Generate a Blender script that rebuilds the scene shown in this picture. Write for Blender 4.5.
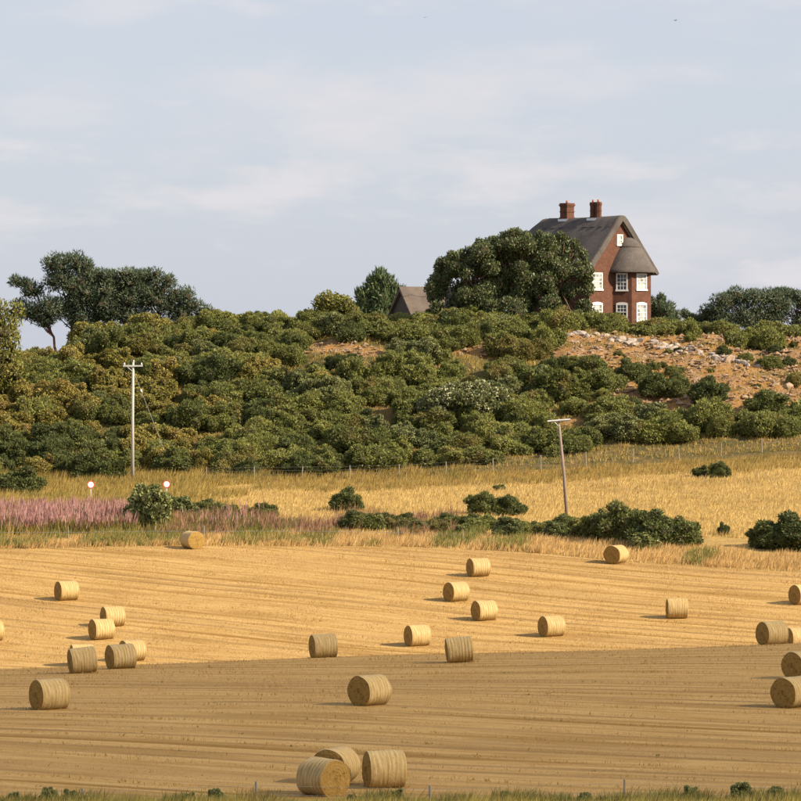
import bpy, math, random
import numpy as np
from math import radians as R, sin, cos, pi

# ------------------------------------------------------------------ camera, sky, sun, exposure
for o in list(bpy.data.objects): bpy.data.objects.remove(o)
scene = bpy.context.scene
COL = scene.collection
CZ = 15.0                       # eye height above the datum
F = 4000.0                      # focal length in photograph pixels (801 wide)
HY = 340.0                      # photograph row of the eye level
cam_d = bpy.data.cameras.new('camera'); cam_d.sensor_width = 36.0; cam_d.lens = 36.0*F/801.0
cam_d.clip_start = 0.5; cam_d.clip_end = 9000
cam = bpy.data.objects.new('camera', cam_d); COL.objects.link(cam)
cam.location = (0, 0, CZ); cam.rotation_euler = (R(90) - math.atan((400.5-HY)/F)*1.0, 0, 0)
cam.rotation_euler.x = R(90) - math.atan((400.5-HY)/F)
scene.camera = cam
SUN_EL, SUN_AZ = R(33), R(67)   # azimuth: to the right of straight-behind-the-camera
SV = np.array((cos(SUN_EL)*sin(SUN_AZ), -cos(SUN_EL)*cos(SUN_AZ), sin(SUN_EL)))
sd = bpy.data.lights.new('sun', 'SUN'); sd.energy = 5.0; sd.angle = R(0.53); sd.color = (1.0, 0.85, 0.64)
sun = bpy.data.objects.new('sun', sd); COL.objects.link(sun)
from mathutils import Vector
sun.rotation_euler = Vector(SV).to_track_quat('Z', 'Y').to_euler(); sun.location = (200, -60, 200)
scene.view_settings.view_transform = 'Standard'; scene.view_settings.look = 'None'
scene.view_settings.gamma = 1; scene.view_settings.use_curve_mapping = False
scene.view_settings.exposure = 0.85
scene.render.engine = 'CYCLES'
scene.cycles.max_bounces = 5; scene.cycles.diffuse_bounces = 2; scene.cycles.transparent_max_bounces = 8

world = bpy.data.worlds.new('World'); scene.world = world; world.use_nodes = True
wt = world.node_tree; wt.nodes.clear()
wo = wt.nodes.new('ShaderNodeOutputWorld'); bg = wt.nodes.new('ShaderNodeBackground')
sky = wt.nodes.new('ShaderNodeTexSky'); sky.sky_type = 'NISHITA'; sky.sun_disc = False
sky.sun_elevation = SUN_EL; sky.sun_rotation = math.atan2(SV[0], SV[1])
sky.air_density = 1.0; sky.dust_density = 1.0; sky.ozone_density = 1.0
tc = wt.nodes.new('ShaderNodeTexCoord')
def cloud_noise(scale, stretch, lo, hi, seed, detail=6):
    m = wt.nodes.new('ShaderNodeMapping'); m.inputs['Scale'].default_value = (1, 1, stretch); m.inputs['Location'].default_value = (seed, seed*.7, seed*.3)
    wt.links.new(tc.outputs['Generated'], m.inputs['Vector'])
    n = wt.nodes.new('ShaderNodeTexNoise'); n.inputs['Scale'].default_value = scale; n.inputs['Detail'].default_value = detail
    n.inputs['Roughness'].default_value = 0.55
    wt.links.new(m.outputs[0], n.inputs['Vector'])
    r = wt.nodes.new('ShaderNodeMapRange'); r.interpolation_type = 'SMOOTHSTEP'
    r.inputs['From Min'].default_value = lo; r.inputs['From Max'].default_value = hi
    wt.links.new(n.outputs[0], r.inputs[0]); return r.outputs[0]
SKYK = 0.10
sc = wt.nodes.new('ShaderNodeVectorMath'); sc.operation = 'SCALE'; sc.inputs['Scale'].default_value = SKYK
wt.links.new(sky.outputs[0], sc.inputs[0])
def wmix(fac, a, b):
    m = wt.nodes.new('ShaderNodeMix'); m.data_type = 'RGBA'
    for v, s in ((fac, 0), (a, 6), (b, 7)):
        if isinstance(v, (float, int, tuple)): m.inputs[s].default_value = v
        else: wt.links.new(v, m.inputs[s])
    return m.outputs[2]
veil = wmix(0.84, sc.outputs[0], (0.327, 0.349, 0.408, 1))            # an even milky veil of high cloud over the whole sky
f1 = cloud_noise(9, 3.4, .45, .68, 3.1); f2 = cloud_noise(19, 3.6, .50, .70, 7.7)
mx = wt.nodes.new('ShaderNodeMath'); mx.operation = 'MAXIMUM'; wt.links.new(f1, mx.inputs[0]); wt.links.new(f2, mx.inputs[1])
ms = wt.nodes.new('ShaderNodeMath'); ms.operation = 'MULTIPLY'; ms.inputs[1].default_value = .8; wt.links.new(mx.outputs[0], ms.inputs[0])
fin = wmix(ms.outputs[0], veil, (0.435, 0.42, 0.435, 1))
wt.links.new(fin, bg.inputs['Color']); bg.inputs['Strength'].default_value = 1.0
wt.links.new(bg.outputs[0], wo.inputs[0])

rng = np.random.default_rng(7); random.seed(7)

# ------------------------------------------------------------------ helpers
def mesh(name, V, Fc, mats=None, smooth=False, mi=None, attrs=None):
    V = np.asarray(V, dtype=np.float32).reshape(-1, 3); me = bpy.data.meshes.new(name)
    if isinstance(Fc, np.ndarray):
        nf, k = Fc.shape; loops = Fc.astype(np.int32).ravel(); tot = np.full(nf, k, np.int32)
    else:
        nf = len(Fc); tot = np.array([len(f) for f in Fc], np.int32); loops = np.array([i for f in Fc for i in f], np.int32)
    me.vertices.add(len(V)); me.vertices.foreach_set('co', V.ravel())
    me.loops.add(len(loops)); me.loops.foreach_set('vertex_index', loops)
    me.polygons.add(nf); st = np.concatenate(([0], np.cumsum(tot)[:-1])).astype(np.int32)
    me.polygons.foreach_set('loop_start', st); me.polygons.foreach_set('loop_total', tot)
    for m in (mats if isinstance(mats, (list, tuple)) else [mats]):
        if m: me.materials.append(m)
    if mi is not None: me.polygons.foreach_set('material_index', np.asarray(mi, np.int32))
    me.polygons.foreach_set('use_smooth', np.full(nf, bool(smooth)))
    for an, av in (attrs or {}).items():
        a = me.attributes.new(an, 'FLOAT', 'POINT'); a.data.foreach_set('value', np.asarray(av, np.float32))
    me.update(calc_edges=True); me.validate(verbose=False)
    return me
def obj(name, me, parent=None, loc=None, rz=0, s=None, label=None, cat=None, group=None, kind=None):
    o = bpy.data.objects.new(name, me); COL.objects.link(o)
    if parent is not None: o.parent = parent
    if loc is not None: o.location = loc
    if rz: o.rotation_euler[2] = rz
    if s is not None: o.scale = s if isinstance(s, (tuple, list)) else (s, s, s)
    if label: o['label'] = label
    if cat: o['category'] = cat
    if group: o['group'] = group
    if kind: o['kind'] = kind
    return o
class MB:
    """collects boxes, tubes and sheets into one mesh"""
    def __init__(s): s.v = []; s.f = []
    def add(s, V, Fc):
        b = len(s.v); s.v += [tuple(p) for p in V]; s.f += [tuple(i+b for i in f) for f in Fc]; return s
    def box(s, x0, x1, y0, y1, z0, z1):
        return s.add([(x0,y0,z0),(x1,y0,z0),(x1,y1,z0),(x0,y1,z0),(x0,y0,z1),(x1,y0,z1),(x1,y1,z1),(x0,y1,z1)],
                     [(0,3,2,1),(4,5,6,7),(0,1,5,4),(1,2,6,5),(2,3,7,6),(3,0,4,7)])
    def tube(s, pts, rad, n=7, cap=True):
        pts = [np.array(p, float) for p in pts]; V = []; Fc = []
        if not hasattr(rad, '__len__'): rad = [rad]*len(pts)
        for i, p in enumerate(pts):
            d = pts[min(i+1, len(pts)-1)] - pts[max(i-1, 0)]; d /= np.linalg.norm(d)+1e-9
            a = np.cross(d, (0, 0, 1) if abs(d[2]) < .9 else (1, 0, 0)); a /= np.linalg.norm(a); b = np.cross(d, a)
            for k in range(n):
                t = 2*pi*k/n; V.append(p + rad[i]*(cos(t)*a + sin(t)*b))
        for i in range(len(pts)-1):
            for k in range(n):
                k2 = (k+1) % n; Fc.append((i*n+k, i*n+k2, (i+1)*n+k2, (i+1)*n+k))
        if cap: Fc += [tuple(range(n-1, -1, -1)), tuple(range((len(pts)-1)*n, len(pts)*n))]
        return s.add(V, Fc)
    def mesh(s, name, mat, smooth=False): return mesh(name, s.v, s.f, mat, smooth)

def mat(name): 
    m = bpy.data.materials.new(name); m.use_nodes = True; nt = m.node_tree; nt.nodes.clear()
    return m, nt
class N:
    def __init__(s, nt): s.nt = nt
    def __call__(s, t, ins=None, **kw):
        n = s.nt.nodes.new(t)
        for k, v in kw.items(): setattr(n, k, v)
        for k, v in (ins or {}).items():
            if isinstance(v, bpy.types.NodeSocket): s.nt.links.new(v, n.inputs[k])
            else: n.inputs[k].default_value = v
        return n
    def mix(s, f, a, b, mode='MIX'):
        return s('ShaderNodeMix', {0: f, 6: a, 7: b}, data_type='RGBA', blend_type=mode).outputs[2]
    def rng(s, v, a, b, c=0., d=1., sm=True):
        return s('ShaderNodeMapRange', {0: v, 1: a, 2: b, 3: c, 4: d}, interpolation_type='SMOOTHSTEP' if sm else 'LINEAR').outputs[0]
    def math(s, op, a, b=0.): return s('ShaderNodeMath', {0: a, 1: b}, operation=op).outputs[0]
    def noise(s, vec, scale, detail=3, rough=.55, **kw):
        ins = {'Scale': scale, 'Detail': detail, 'Roughness': rough}
        if vec is not None: ins['Vector'] = vec
        return s('ShaderNodeTexNoise', ins, **kw).outputs[0]
    def out(s, sh): s.nt.links.new(sh, s('ShaderNodeOutputMaterial').inputs[0])
def c4(c): return (c[0], c[1], c[2], 1.0)
def foliage(name, a, b, c=None, transl=.22, rough=.6, patch=.35, objvar=.25, spec=.25):
    """leaf material: each leaf and each plant varies between real leaf colours"""
    m, nt = mat(name); n = N(nt)
    g = n('ShaderNodeNewGeometry'); oi = n('ShaderNodeObjectInfo'); tcn = n('ShaderNodeTexCoord')
    col = n.mix(g.outputs['Random Per Island'], c4(a), c4(b))
    if c is not None:
        p = n.rng(n.noise(g.outputs['Position'], patch, 2), .52, .68)
        col = n.mix(n.math('MULTIPLY', p, .8), col, c4(c))
    k = n.rng(oi.outputs['Random'], 0, 1, 1-objvar, 1+objvar, False)
    hs = n('ShaderNodeHueSaturation', {'Hue': n.rng(oi.outputs['Random'], 0, 1, .512, .486, False), 'Value': k, 'Color': col})
    pb = n('ShaderNodeBsdfPrincipled', {'Base Color': hs.outputs[0], 'Roughness': rough, 'Specular IOR Level': spec})
    tr = n('ShaderNodeBsdfTranslucent', {'Color': hs.outputs[0]})
    ms = n('ShaderNodeMixShader', {0: transl, 1: pb.outputs[0], 2: tr.outputs[0]})
    n.out(ms.outputs[0]); return m
def plain(name, a, b, scale=6., rough=.7, bump=0., stretch=None, spec=.3):
    m, nt = mat(name); n = N(nt); tcn = n('ShaderNodeTexCoord'); v = tcn.outputs['Object']
    if stretch: v = n('ShaderNodeMapping', {'Vector': v, 'Scale': stretch}).outputs[0]
    f = n.noise(v, scale, 5, .6)
    pb = n('ShaderNodeBsdfPrincipled', {'Base Color': n.mix(n.rng(f, .3, .7), c4(a), c4(b)), 'Roughness': rough, 'Specular IOR Level': spec})
    if bump: pb.node_tree if False else None; nt.links.new(n('ShaderNodeBump', {'Height': f, 'Strength': bump, 'Distance': .05}).outputs[0], pb.inputs['Normal'])
    n.out(pb.outputs[0]); return m

# ------------------------------------------------------------------ terrain
PY = [-3200, -300, -20, 0, 60, 100, 125, 140, 158, 178, 195, 206, 217, 225, 233, 250, 273, 281, 292, 312, 327, 333, 341, 352, 362, 370, 378, 386, 405, 430, 520, 900, 3600]
PZ = [-30, -14, -2.2, -1.75, -8.3, -12.1, -14.52, -14.5, -14.45, -15.0, -15.6, -16.2, -17.7, -18.3, -17.9, -16.35, -14.25, -13.85, -13.3, -12.45, -11.75, -11.2, -9.3, -5.2, -2.0, .1, .95, 1.1, 1.0, -.5, -9, -22, -32]
_ty = np.arange(-3200, 3600, .5); _tz = np.interp(_ty, PY, PZ)
_k = np.exp(-.5*(np.arange(-14, 15)/5.)**2); _k /= _k.sum(); _tz = np.convolve(np.pad(_tz, 14, mode='edge'), _k, 'valid')
def sst(a, b, x): t = np.clip((x-a)/(b-a), 0, 1); return t*t*(3-2*t)
def zt(x, y):
    x = np.asarray(x, float); y = np.asarray(y, float)
    z = np.interp(y, _ty, _tz)
    xc = np.clip(x, -34, 34)
    z = z + .029*xc*sst(140, 190, y)*(1 - .85*sst(214, 245, y))
    z = z + np.interp(x, [-42, -20, 0, 15, 30, 42], [-.5, -.3, 0, .7, 1.6, 1.8])*sst(298, 322, y)*(1-sst(340, 366, y))
    z = z + np.interp(x, [-60, -38, -33, -29, -19, -10, 8, 20, 30, 40, 60], [-4.0, -3.3, -2.7, -1.2, -.25, 0, .25, 0, -.7, -1.2, -1.6])*sst(338, 376, y)
    hill = sst(330, 345, y)*(1-sst(376, 386, y))
    z = z + hill*(.32*np.sin(x*.42+y*.31+1)*np.sin(x*.17-y*.28) + .2*np.sin(x*.9+.5)*np.cos(y*.7+x*.2))
    z = z + .06*np.sin(x*.21+2)*np.sin(y*.13)+.05*np.sin(x*.07+y*.09)*sst(100, 130, y)
    return z + CZ
def at(px, py):
    """where the line of sight through a photograph point meets the ground"""
    ys = np.arange(100, 420, .1); zr = CZ - (py-HY)/F*ys; g = zt((px-400.5)/F*ys, ys)
    i = np.argmax(zr <= g)
    return np.array(((px-400.5)/F*ys[i], ys[i], g[i]))
def gnd(px, D):
    x = (px-400.5)/F*D; return np.array((x, D, float(zt(x, D))))
def edge(x): return np.interp(x, [-400, -40, -27, -12, 0, 8, 16, 27, 60, 400], [276, 275.5, 274.5, 275.5, 275, 271, 266, 260.5, 250, 240])
def hillbase(x): return 331.0 + 0*np.asarray(x)

# ground materials -------------------------------------------------
def ground_field():
    m, nt = mat('stubble_ground'); n = N(nt); g = n('ShaderNodeNewGeometry'); P = g.outputs['Position']
    w = n('ShaderNodeAttribute', attribute_name='row').outputs['Fac']
    al = n('ShaderNodeAttribute', attribute_name='along').outputs['Fac']
    v = n('ShaderNodeCombineXYZ', {0: n.math('MULTIPLY', al, .11), 1: w}).outputs[0]
    fine = n.noise(v, 1.9, 4, .62); mid = n.noise(v, .62, 3, .6); wide = n.noise(v, .17, 2, .5)
    grit = n.noise(P, 5.5, 6, .8)
    col = n.mix(n.rng(fine, .25, .7), c4((.445, .262, .077)), c4((.59, .385, .147)))
    col = n.mix(n.rng(mid, .5, .62, 0, .65), col, c4((.335, .19, .048)))          # thin mats of darker chaff
    col = n.mix(n.rng(wide, .5, .68, 0, .4), col, c4((.36, .215, .078)))
    # combine passes: a narrow golden strip of taller stubble and a darker wheeling every header width
    ww = n.math('ADD', w, n.math('MULTIPLY', n.noise(v, .35, 2), 1.6))
    fr = n.math('FRACT', n.math('DIVIDE', ww, 6.4))
    s1 = n.math('MULTIPLY', n.rng(fr, .0, .05), n.rng(fr, .16, .09)); s2 = n.math('MULTIPLY', n.rng(fr, .42, .46), n.rng(fr, .54, .5))
    s3 = n.math('MULTIPLY', n.rng(fr, .72, .75), n.rng(fr, .83, .79))
    var = n.rng(n.noise(v, .21, 2), .36, .6)
    col = n.mix(n.math('MULTIPLY', n.math('MULTIPLY', s1, 1.0), var), col, c4((.31, .17, .034)))
    col = n.mix(n.math('MULTIPLY', n.math('MULTIPLY', n.math('MAXIMUM', s2, s3), .6), var), col, c4((.26, .15, .055)))
    col = n.mix(n.rng(grit, .52, .7, 0, .42), col, c4((.22, .13, .055)))
    pb = n('ShaderNodeBsdfPrincipled', {'Base Color': col, 'Roughness': .85, 'Specular IOR Level': .15})
    h = n.math('ADD', n.math('MULTIPLY', fine, .6), n.math('ADD', n.math('MULTIPLY', grit, .9), n.math('MULTIPLY', s1, .6)))
    nt.links.new(n('ShaderNodeBump', {'Height': h, 'Strength': 1.0, 'Distance': .14}).outputs[0], pb.inputs['Normal'])
    n.out(pb.outputs[0]); return m
def ground_grass(name, a, b, c, sc=.4):
    m, nt = mat(name); n = N(nt); g = n('ShaderNodeNewGeometry'); P = g.outputs['Position']
    col = n.mix(n.rng(n.noise(P, sc, 4), .35, .65), c4(a), c4(b)); col = n.mix(n.rng(n.noise(P, 4., 5, .7), .5, .7), col, c4(c))
    pb = n('ShaderNodeBsdfPrincipled', {'Base Color': col, 'Roughness': .9, 'Specular IOR Level': .1})
    nt.links.new(n('ShaderNodeBump', {'Height': n.noise(P, 5., 5, .7), 'Strength': .8, 'Distance': .2}).outputs[0], pb.inputs['Normal'])
    n.out(pb.outputs[0]); return m
def ground_hill():
    m, nt = mat('hill_ground'); n = N(nt); g = n('ShaderNodeNewGeometry'); P = g.outputs['Position']
    rk = n('ShaderNodeAttribute', attribute_name='rock').outputs['Fac']
    soil = n.mix(n.rng(n.noise(P, .5, 4), .35, .65), c4((.10, .09, .03)), c4((.19, .13, .055)))
    r = n.mix(n.rng(n.noise(P, .35, 3), .36, .62), c4((.30, .18, .09)), c4((.38, .20, .06)))
    r = n.mix(n.rng(n.noise(P, 1.3, 5, .7), .52, .66), r, c4((.38, .28, .195)))
    r = n.mix(n.rng(n.noise(P, 2.4, 5, .7), .56, .68), r, c4((.22, .125, .06)))
    mask = n.rng(n.math('ADD', rk, n.math('MULTIPLY', n.math('SUBTRACT', n.noise(P, .8, 5, .65), .5), .9)), .35, .6)
    pb = n('ShaderNodeBsdfPrincipled', {'Base Color': n.mix(mask, soil, r), 'Roughness': .9, 'Specular IOR Level': .15})
    nt.links.new(n('ShaderNodeBump', {'Height': n.noise(P, 1.8, 6, .7), 'Strength': 1.0, 'Distance': .5}).outputs[0], pb.inputs['Normal'])
    n.out(pb.outputs[0]); return m
M_field = ground_field(); M_hill = ground_hill()
M_verge = ground_grass('meadow_ground', (.34, .225, .08), (.44, .29, .10), (.25, .175, .06))
M_fore = ground_grass('foreground_ground', (.12, .13, .04), (.25, .19, .07), (.08, .09, .03))

# bare rock on the hill: ellipses on the ground (x, y, rx, ry, weight)
ROCK = []
for px, py, rx, ry, wgt in ((585, 352, 4.2, 5, 1), (640, 352, 5, 6, 1), (700, 362, 5.5, 6, 1), (760, 378, 5.5, 6, 1), (690, 395, 5, 3.4, 1), (640, 372, 4, 5, 1),
                            (800, 392, 4, 4, .9), (735, 352, 6, 2.4, 1), (600, 395, 3, 2.4, .6), (345, 346, 4.4, 2.2, 1), (322, 341, 2.8, 1.3, .9), (375, 349, 2.4, 1.7, .95),
                            (275, 362, 1.8, .8, .8), (475, 347, 2.8, 1.7, .95), (487, 352, 1.5, 1, .7), (575, 417, 1.7, .9, 1), (130, 356, 2.4, .6, .7)) + tuple((px, py, 3.4, 3.0, 1) for py, a, b in ((336, 550, 800), (350, 600, 830), (364, 640, 830), (380, 640, 830), (396, 650, 830), (409, 665, 760)) for px in range(a, b, 34)) + tuple((px, py, 2.6, 1.5, .8) for px, py in ((520, 473), (560, 471), (600, 468), (640, 466), (690, 463), (740, 460))):
    p = at(px, py+4); ROCK.append((p[0], p[1], rx, ry, wgt))
def rock(x, y):
    r = np.zeros_like(np.asarray(x, float))
    for cx, cy, rx, ry, wgt in ROCK: r = np.maximum(r, wgt*(1.25-np.sqrt(((x-cx)/rx)**2+((y-cy)/ry)**2)))
    return np.clip(r, 0, 1)

def sheet(name, xs, lo, hi, ts, m, rowattr=False, rockattr=False):
    X, T = np.meshgrid(xs, ts); L = lo(X); H = hi(X); Y = L+(H-L)*T; Z = zt(X, Y); nx, ny = len(xs), len(ts)
    if rockattr:
        rr = rock(X, Y); q = np.sin(X*2.1+Y*1.3)*np.sin(X*.8-Y*2.4)+.6*np.sin(X*4.7+1)*np.sin(Y*3.9)
        Z = Z + rr*.22*q
    i = np.arange(nx*ny).reshape(ny, nx); Fq = np.stack([i[:-1, :-1], i[:-1, 1:], i[1:, 1:], i[1:, :-1]], -1).reshape(-1, 4)
    at_ = {}
    if rowattr:
        w, a = rowc(X, Y); at_ = {'row': w.ravel(), 'along': a.ravel()}
    if rockattr: at_ = {'rock': rr.ravel()}
    return obj(name, mesh(name, np.stack([X, Y, Z], -1), Fq, m, True, attrs=at_), kind='structure')
def rowc(x, y):
    """distance across and along the harvest rows, which swing a little on the far slope"""
    a = np.radians(23 + 9*sst(190, 265, y)); t = np.tan(a)
    return y*np.cos(R(24)) + x*t*np.cos(R(24)) + .8*np.sin(x/15.), x - y*.4
def widen(core, far): return np.concatenate((-np.array(far[::-1], float), core, np.array(far, float)))
xs_f = widen(np.arange(-46, 46.1, 1.0), [60, 90, 150, 300, 700, 1600, 3200])
sheet('foreground_slope', xs_f, lambda x: -3000+0*x, lambda x: 124.+0*x, np.concatenate(([0, .5, .85], np.linspace(.93, 1, 60))), M_fore)
sheet('stubble_field', xs_f, lambda x: 124.+0*x, edge, np.linspace(0, 1, 170), M_field, rowattr=True)
sheet('meadow', xs_f, edge, hillbase, np.linspace(0, 1, 60), M_verge)
xs_h = widen(np.arange(-48, 48.1, .5), [60, 90, 150, 300, 700, 1600, 3200])
sheet('hill', xs_h, hillbase, lambda x: 3500.+0*x, np.concatenate((np.linspace(0, .02, 130), [.022, .025, .03, .04, .06, .1, .2, .4, .7, 1])), M_hill, rockattr=True)

# ------------------------------------------------------------------ plant generators
def unit(a): return a/(np.linalg.norm(a, axis=-1, keepdims=True)+1e-9)
def cull(P, d, f, lobes, li, deep):
    keep = np.ones(len(P), bool)
    for j, L in enumerate(lobes):
        q = (((P-L[:3])/L[3:6])**2).sum(1); keep &= (q > deep) | (li == j)
    return keep
def leaves(lobes, n, size, kind='leaf', up=.35, shell=(.72, 1.06), deep=.55, rs=1, aspect=.55, jit=.6, nj=.7):
    """leaf-sized faces spread through the outer volume of overlapping lobes"""
    g = np.random.default_rng(rs); lobes = np.asarray(lobes, float)
    wgt = (lobes[:, 3]*lobes[:, 4]+lobes[:, 4]*lobes[:, 5]+lobes[:, 3]*lobes[:, 5]); li = g.choice(len(lobes), n, p=wgt/wgt.sum())
    d = unit(g.normal(size=(n, 3))); f = shell[0]+(shell[1]-shell[0])*g.random(n)**.7
    P = lobes[li, :3]+d*lobes[li, 3:6]*f[:, None]
    k = cull(P, d, f, lobes, li, deep) & (P[:, 2] > .02); P, d, li = P[k], d[k], li[k]; n = len(P)
    ax = unit(d*.8+np.array((0, 0, up))+g.normal(size=(n, 3))*jit); nr = unit(d+g.normal(size=(n, 3))*nj)
    sd = unit(np.cross(ax, nr)); s = size*(.6+.8*g.random(n))[:, None]
    if kind == 'spike':
        V = np.stack([P-sd*s*aspect*.5, P+sd*s*aspect*.5, P+ax*s], 1).reshape(-1, 3); Fc = np.arange(3*n).reshape(n, 3)
    else:
        V = np.stack([P-ax*s*.5, P+sd*s*aspect*.5+nr*s*.06, P+ax*s*.5, P-sd*s*aspect*.5+nr*s*.06], 1).reshape(-1, 3); Fc = np.arange(4*n).reshape(n, 4)
    return V, Fc
_ico = None
def ico():
    global _ico
    if _ico is None:
        import bmesh
        b = bmesh.new(); bmesh.ops.create_icosphere(b, subdivisions=2, radius=1); b.verts.ensure_lookup_table()
        _ico = (np.array([v.co[:] for v in b.verts]), np.array([[v.index for v in f.verts] for f in b.faces])); b.free()
    return _ico
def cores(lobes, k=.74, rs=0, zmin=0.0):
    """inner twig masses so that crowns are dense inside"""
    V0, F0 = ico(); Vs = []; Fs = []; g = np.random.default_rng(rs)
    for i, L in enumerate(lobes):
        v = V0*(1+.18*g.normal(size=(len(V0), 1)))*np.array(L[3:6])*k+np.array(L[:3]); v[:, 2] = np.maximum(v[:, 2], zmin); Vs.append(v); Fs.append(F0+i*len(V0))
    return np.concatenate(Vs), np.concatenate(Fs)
def join(parts):
    """parts: (V, F) with equal face size -> one"""
    b = 0; Vs = []; Fs = []
    for V, Fc in parts: Vs.append(V); Fs.append(Fc+b); b += len(V)
    return np.concatenate(Vs), np.concatenate(Fs)
def bush_lobes(g, w, h, n, low=.35):
    L = []; n = n*4; ph = g.uniform(0, 6, 4); ex = g.uniform(.8, 1.15)
    for i in range(n):                                                        # many small cushions heaped over an uneven mound
        a = 2.4*i+g.normal()*.3; f = math.sqrt((i+.5)/n)*g.uniform(.75, 1.0); r = w*(.06+.075*g.random())
        top = h*(.66+.22*sin(a*2+ph[0])*f+.2*sin(3*a+ph[1])*f)*math.sqrt(max(0, 1-f*f*.93))+h*.13*g.normal()*.7
        L.append((w*.48*f*cos(a)*ex, w*.48*f*sin(a)/ex, max(top, r*.5), r, r, r*(.7+.4*g.random())))
    for k in range(5):
        a = ph[2]+k*1.26; L.append((w*.2*cos(a), w*.2*sin(a), h*.24, w*.24, w*.24, h*.34))
    return L

M_gorse = foliage('gorse_leaf', (.12, .138, .035), (.208, .22, .056), (.215, .175, .052), patch=.25, objvar=.3)
M_gorse_dark = foliage('dark_leaf', (.068, .086, .025), (.135, .152, .044), None, objvar=.25)
M_scrub_y = foliage('yellow_scrub_leaf', (.22, .195, .042), (.32, .26, .062), (.26, .18, .058), patch=.5, objvar=.25)
M_sallow = foliage('sallow_leaf', (.13, .16, .05), (.27, .27, .095), None, objvar=.2, spec=.4)
M_pale = foliage('pale_leaf', (.115, .135, .043), (.22, .23, .082), None, objvar=.15, spec=.4)
M_flower = foliage('cream_blossom', (.42, .40, .22), (.55, .53, .34), None, objvar=.1)
M_house_tree = foliage('house_tree_leaf', (.050, .078, .027), (.140, .168, .060), None, objvar=.0, spec=.5, rough=.45)
M_pine = foliage('pine_needles', (.056, .085, .050), (.125, .155, .083), None, transl=.12, objvar=.2)
M_fir = foliage('fir_shoots', (.07, .11, .045), (.15, .19, .085), None, objvar=.1)
M_leafy = foliage('leafy_tree_leaf', (.13, .14, .028), (.27, .24, .056), (.29, .22, .06), objvar=.1)
M_bark = plain('bark', (.11, .075, .05), (.20, .13, .085), 9, .9, .6, (1, 1, .3))
M_pine_bark = plain('pine_bark', (.22, .10, .055), (.13, .085, .065), 4, .9, .6, (1, 1, .4))

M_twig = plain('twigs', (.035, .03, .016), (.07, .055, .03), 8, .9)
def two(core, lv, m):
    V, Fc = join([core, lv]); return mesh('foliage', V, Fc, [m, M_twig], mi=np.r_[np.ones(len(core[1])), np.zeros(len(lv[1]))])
def gorse_mesh(i, w, h, m, n=14000, size=.15, kind='spike', mats2=None):
    g = np.random.default_rng(100+i); L = bush_lobes(g, w, h, 8+i % 3)
    V2, F2 = leaves(L, n, size, kind, rs=200+i, aspect=.6, shell=(.7, 1.16), deep=.62, nj=.4)
    if kind != 'spike': F2 = np.concatenate((F2[:, [0, 1, 2]], F2[:, [0, 2, 3]]))
    return two(cores(L, .74, i), (V2, F2), m)
GORSE_LOW = [gorse_mesh(i, 2.9+.25*(i % 3), 1.75+.18*(i % 2), M_gorse, 4200, .25) for i in range(6)]
GORSE = [gorse_mesh(i, 2.9+.25*(i % 3), 1.75+.18*(i % 2), M_gorse) for i in range(6)]
DARK = [gorse_mesh(20+i, 2.9, 1.9, M_gorse_dark) for i in range(3)]
YEL = [gorse_mesh(40+i, 2.8, 1.7, M_scrub_y, 11000, .15, 'leaf') for i in range(3)]
PALE = [gorse_mesh(60+i, 2.8, 2.0, M_pale, 11000, .15, 'leaf') for i in range(2)]
SAL = [gorse_mesh(80+i, 2.6, 2.2, M_sallow, 8000, .19, 'leaf') for i in range(2)]

# ------------------------------------------------------------------ hillside scrub
spots = []                              # (x, y, scale, kind, zone)
gx = np.random.default_rng(11)
clear = []                              # spots kept open on the slope
def hillzone(x, y):
    px = 400.5+F*x/y
    if y > 373.5: return 'top'
    if px < 215: return 'leftup' if y > 357 else ('leftmid' if y > 345 else 'leftlow')
    if px < 400: return 'midup' if y > 352 else 'midlow'
    if px < 560: return 'cenup' if y > 350 else 'cenlow'
    return 'right' if y > 346 else 'rightlow'
yy = 332.8
while yy < 384:
    step = 2.15 if yy < 372 else 2.3
    for x in np.arange(-47, 48, 2.05):
        X = x+gx.uniform(-.9, .9); Y = yy+gx.uniform(-.9, .9)
        if abs(X) > .1*Y+4: continue
        px = 400.5+F*X/Y
        if rock(X, Y) > .28 or (px < 520 and max(rock(X, Y+2.4), rock(X, Y+4.4)) > .36) or np.sin(X*.35+2)*np.sin(Y*.33+X*.1)+.4*np.sin(X*.9+Y*.5) > 1.02: continue
        # front line of the scrub: steps back from the fence to the right and round the left-hand pole
        fr = np.interp(px, [0, 40, 60, 110, 150, 165, 400, 520, 600, 660, 720, 801], [334, 333.5, 335, 335.5, 336.5, 333.4, 333.2, 334.5, 337.5, 338.5, 337, 337.5])
        if Y < fr: continue
        if px > 612 and Y > 343.6 and Y < 366: continue
        z = hillzone(X, Y); s = gx.choice([.66, .8, .92, 1.04, 1.2])*gx.uniform(.9, 1.1)
        kind = 'g'
        q = np.sin(X*.33+1.2)*np.sin(Y*.29)+.5*np.sin(X*.8)*np.sin(Y*.6+2)
        if z in ('leftmid',) and gx.random() < .8: kind = 'y'
        elif z == 'leftup' and q > .25: kind = 'y'
        elif z == 'midup' and Y < 360 and 240 < px < 345 and gx.random() < .55: kind = 'y'
        elif z == 'leftlow': kind = 'd' if 40 < px < 120 or px < 30 else ('y' if gx.random() < .5 else 'g')
        elif q < -.75: kind = 'p'
        elif gx.random() < .12: kind = 'd'
        if z == 'top': s *= (.7 if px < 85 else .82) if px > 560 or px < 85 else .92; kind = 'g' if kind in 'yp' else kind
        spots.append((X, Y, s, kind, z))
    yy += step
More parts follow.
